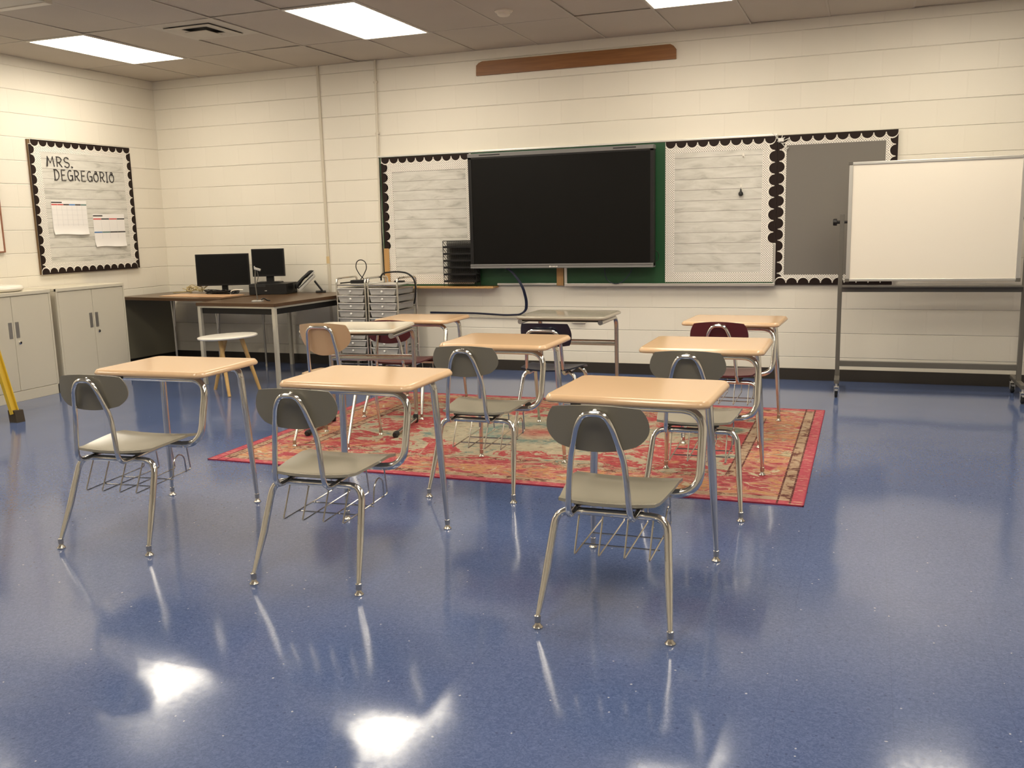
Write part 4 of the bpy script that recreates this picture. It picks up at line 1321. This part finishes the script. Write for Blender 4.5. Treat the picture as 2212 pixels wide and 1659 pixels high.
# phone, facing the corner
t = thing('desk_phone', 'black and silver desk phone tilted on its stand on the brown table', 'phone', (1.865, -0.20, TZ + 0.002), R(-58))
til = Matrix.Rotation(R(42), 3, 'X')
c0 = Vector((0, 0.0, 0.098))
MB().box(c0, (0.20, 0.215, 0.026), til, 0.006).build('body', M['phone_grey'], t, False)
MB().box(c0 + til @ Vector((0.01, 0.0, 0.016)), (0.15, 0.20, 0.010), til, 0.004).build('face_plate', M['black'], t, False)
MB().box(c0 + til @ Vector((0.045, 0.085, 0.028)), (0.085, 0.085, 0.014), til, 0.004).build('display', M['phone_grey'], t, False)
for a in range(4):
    for b in range(4):
        MB().box(c0 + til @ Vector((-0.005 + 0.026 * a, -0.075 + 0.026 * b, 0.024)), (0.017, 0.013, 0.008), til, 0.002).build('key', M['phone_grey'], t, False)
hs = MB()
hs.tube([c0 + til @ Vector((-0.072, y, z)) for y, z in ((-0.11, 0.022), (-0.095, 0.044), (0.0, 0.056), (0.095, 0.044), (0.11, 0.022))], [0.024, 0.024, 0.017, 0.024, 0.024], 0.02, 10)
hs.build('handset', M['black'], t)
MB().box(Vector((0, 0.110, 0.062)), (0.14, 0.016, 0.125), Matrix.Rotation(R(35), 3, 'X'), 0.003).box((0, 0.13, 0.006), (0.17, 0.10, 0.010), None, 0.003).build('stand', M['black'], t, False)

# little document camera on a gooseneck
t = thing('document_camera', 'thin grey gooseneck document camera at the front of the brown table', 'document camera', (2.02, -1.235, TZ), R(20))
MB().box2((-0.045, -0.035, 0.0005), (0.045, 0.035, 0.012), 0.003).build('base', M['phone_grey'], t, False)
MB().tube([(0.0, 0, 0.01), (-0.008, 0, 0.10), (-0.012, 0, 0.18), (-0.002, 0, 0.285)], 0.005, 0.05, 8).tube([(0.012, 0.0, 0.27), (0.022, 0.0, 0.22), (0.0, 0.0, 0.16)], 0.003, 0.03, 6).build('gooseneck', M['stand_grey'], t)
MB().box((0.018, 0, 0.285), (0.055, 0.022, 0.020), Matrix.Rotation(R(18), 3, 'Y'), 0.004).box((-0.008, 0, 0.298), (0.008, 0.012, 0.03), None, 0.002).build('camera_head', M['alu'], t, False)
MB().tube([(0.03, 0.0, 0.016), (0.055, 0.01, 0.03), (0.075, 0.03, 0.008), (0.10, 0.04, 0.004)], 0.006, 0.02, 6).build('clip', M['black'], t)

# loose cables heaped on the corner table
def tangle(n, cx, cy, rx, ry, hz, rad, seed, m, label):
    rnd = random.Random(seed)
    t = thing('cable_heap', label, 'cable', (0, 0, 0))
    for _ in range(n):
        pts = []
        a = rnd.uniform(0, 6.28)
        for k in range(7):
            a += rnd.uniform(0.5, 1.5)
            q = rnd.uniform(0.3, 1.0)
            pts.append((cx + rx * q * math.cos(a), cy + ry * q * math.sin(a), TZ + rad + 0.001 + abs(rnd.uniform(0, hz))))
        MB().tube(pts, rad, 0.06, 6, steps=4).build('cable', M[m], t)


tangle(4, 0.62, -0.34, 0.15, 0.11, 0.11, 0.004, 11, 'cable_tan', 'pale yellow cables heaped on the corner table left of the wide monitor')
tangle(8, 1.03, -0.475, 0.25, 0.055, 0.045, 0.0045, 5, 'black', 'black cables heaped on the corner table before the wide monitor')
tag(MB().tube([(1.17, -0.50, TZ + 0.006), (1.18, -0.50, TZ + 0.04), (1.22, -0.49, TZ + 0.05), (1.30, -0.47, TZ + 0.048)], 0.005, 0.02, 8).build('adapter_cable', M['white_gloss'], None),
    'short white cable arched over the dark cables between the monitors', 'cable')
tag(MB().tube([(0.30, -0.30, TZ + 0.006), (0.42, -0.36, TZ + 0.012), (0.50, -0.30, TZ + 0.02), (0.56, -0.33, TZ + 0.008)], 0.005, 0.04, 6).build('usb_cable', M['cable_tan'], None),
    'single tan cable end on the corner table near the left wall', 'cable')

# ------------------------------------------------------------------ round stool
t = thing('round_stool', 'round white-topped stool on three wooden legs before the brown tables', 'stool', (2.01, -1.675, 0))
MB().lathe([(0.232, 0.0), (0.244, 0.004), (0.248, 0.013), (0.244, 0.019), (0.236, 0.021)], (0, 0, 0.474), 40, (-0.035, 0.0, 1)).build('top', M['white_gloss'], t, True, 60)
for (fx, fy), (tx, ty) in (((-0.25, 0.10), (-0.06, 0.05)), ((0.11, -0.175), (-0.02, -0.075)), ((0.155, 0.185), (0.095, 0.055))):
    MB().tube([(tx, ty, 0.473), (fx, fy, 0.0)], [0.020, 0.0135], 0, 12).build('leg', M['leg_wood'], t)


# ------------------------------------------------------------------ rolling drawer carts
def make_cart():
    t = thing('drawer_cart', 'chrome rolling cart of ten frosted drawers next to the brown table', 'drawer cart', (0, 0, 0), 0, 'rolling drawer carts')
    hw, dp = 0.150, 0.38
    for s in (-1, 1):
        MB().tube([(s * hw, 0, 0.07), (s * hw, 0, 0.905), (s * hw, dp, 0.905), (s * hw, dp, 0.07)], 0.0095, [0, 0.045, 0.045, 0], 10).build('side_frame', M['chrome'], t)
    mb = MB()
    mb.tube([(-hw, 0, 0.845), (hw, 0, 0.845)], 0.007, 0, 8).tube([(-hw, dp, 0.845), (hw, dp, 0.845)], 0.007, 0, 8)
    mb.tube([(-hw, 0, 0.11), (hw, 0, 0.11)], 0.007, 0, 8).tube([(-hw, dp, 0.11), (hw, dp, 0.11)], 0.007, 0, 8)
    for k in range(10):
        z = 0.812 - 0.0685 * k
        for s in (-1, 1):
            mb.tube([(s * hw, 0, z), (s * hw, dp, z)], 0.0032, 0, 6)
    mb.build('rail', M['chrome'], t)
    MB().box2((-hw + 0.008, 0.008, 0.838), (hw - 0.008, dp - 0.008, 0.848), 0.002).build('top_shelf', M['drawer_lip'], t, False)
    for k in range(10):
        z = 0.812 - 0.0685 * k
        d = MB()
        pts = lambda y, w0, w1: [(-w0, y, z), (w0, y, z), (w1, y, z - 0.056), (-w1, y, z - 0.056)]
        a = [d.bm.verts.new(p) for p in pts(-0.004, hw - 0.012, hw - 0.030)]
        b = [d.bm.verts.new(p) for p in pts(dp - 0.02, hw - 0.012, hw - 0.030)]
        d.bm.faces.new(a); d.bm.faces.new(list(reversed(b)))
        for q in range(4):
            d.bm.faces.new((a[q], b[q], b[(q + 1) % 4], a[(q + 1) % 4]))
        dr = d.build('drawer', M['drawer'], t, False)
        MB().box2((-hw + 0.008, -0.014, z - 0.004), (hw - 0.008, 0.0, z + 0.004), 0.002).build('lip', M['drawer_lip'], dr, False)
        MB().lathe([(0.004, 0.0), (0.004, 0.008), (0.0095, 0.011), (0.0095, 0.018), (0.005, 0.021)], (0, -0.004, z - 0.026), 12, (0, -1, 0)).build('knob', M['knob'], dr)
    for x in (-hw, hw):
        for y in (0.0, dp):
            MB().lathe([(0.018, -0.009), (0.022, -0.006), (0.022, 0.006), (0.018, 0.009)], (x, y, 0.0225), 14, (1, 0, 0)).box2((x - 0.013, y - 0.012, 0.03), (x + 0.013, y + 0.012, 0.075), 0.002).build('caster', M['rubber'], t)
    return t


cart = make_cart()
cart.location = (2.595, -0.60, 0)
c2 = copy_tree(cart)
c2.location = (2.925, -0.60, 0)
c2['label'] = 'chrome rolling cart of ten frosted drawers, the right one below the plank panel'
t = thing('power_adapter', 'flat black power adapter with a looped cable on top of the left cart', 'power adapter', (2.60, -0.40, 0.849), R(12))
MB().box2((-0.10, -0.045, 0.0), (0.06, 0.045, 0.032), 0.008).build('case', M['black'], t, False)
MB().tube([(-0.10, 0, 0.012), (-0.15, -0.02, 0.008), (-0.20, -0.04, 0.005)], 0.006, 0.02, 6).tube([(0.03, 0, 0.03), (-0.02, 0.0, 0.08), (-0.055, 0.0, 0.15), (-0.04, 0.0, 0.205), (0.0, 0.0, 0.222), (0.045, 0.0, 0.20), (0.055, 0.0, 0.14), (0.02, 0.0, 0.075), (-0.01, 0.0, 0.035)], 0.0045, 0.05, 6).build('cable', M['black'], t)
tag(MB().tube([(2.785, -0.36, 0.872), (2.79, -0.37, 0.918), (2.84, -0.40, 0.945), (2.98, -0.42, 0.957), (3.09, -0.42, 0.945), (3.155, -0.42, 0.90), (3.175, -0.42, 0.82), (3.165, -0.42, 0.72), (3.14, -0.40, 0.66)], 0.008, 0.06, 8).build('cart_cable', M['black'], None),
    'thick black cable arching over the right cart and down its side', 'cable')
tag(MB().box((2.93, -0.27, 0.857), (0.09, 0.05, 0.016), None, 0.003).build('cable_plug', M['black'], None, False), 'small black plug block on top of the right cart', 'plug')

bpy.context.view_layer.update()
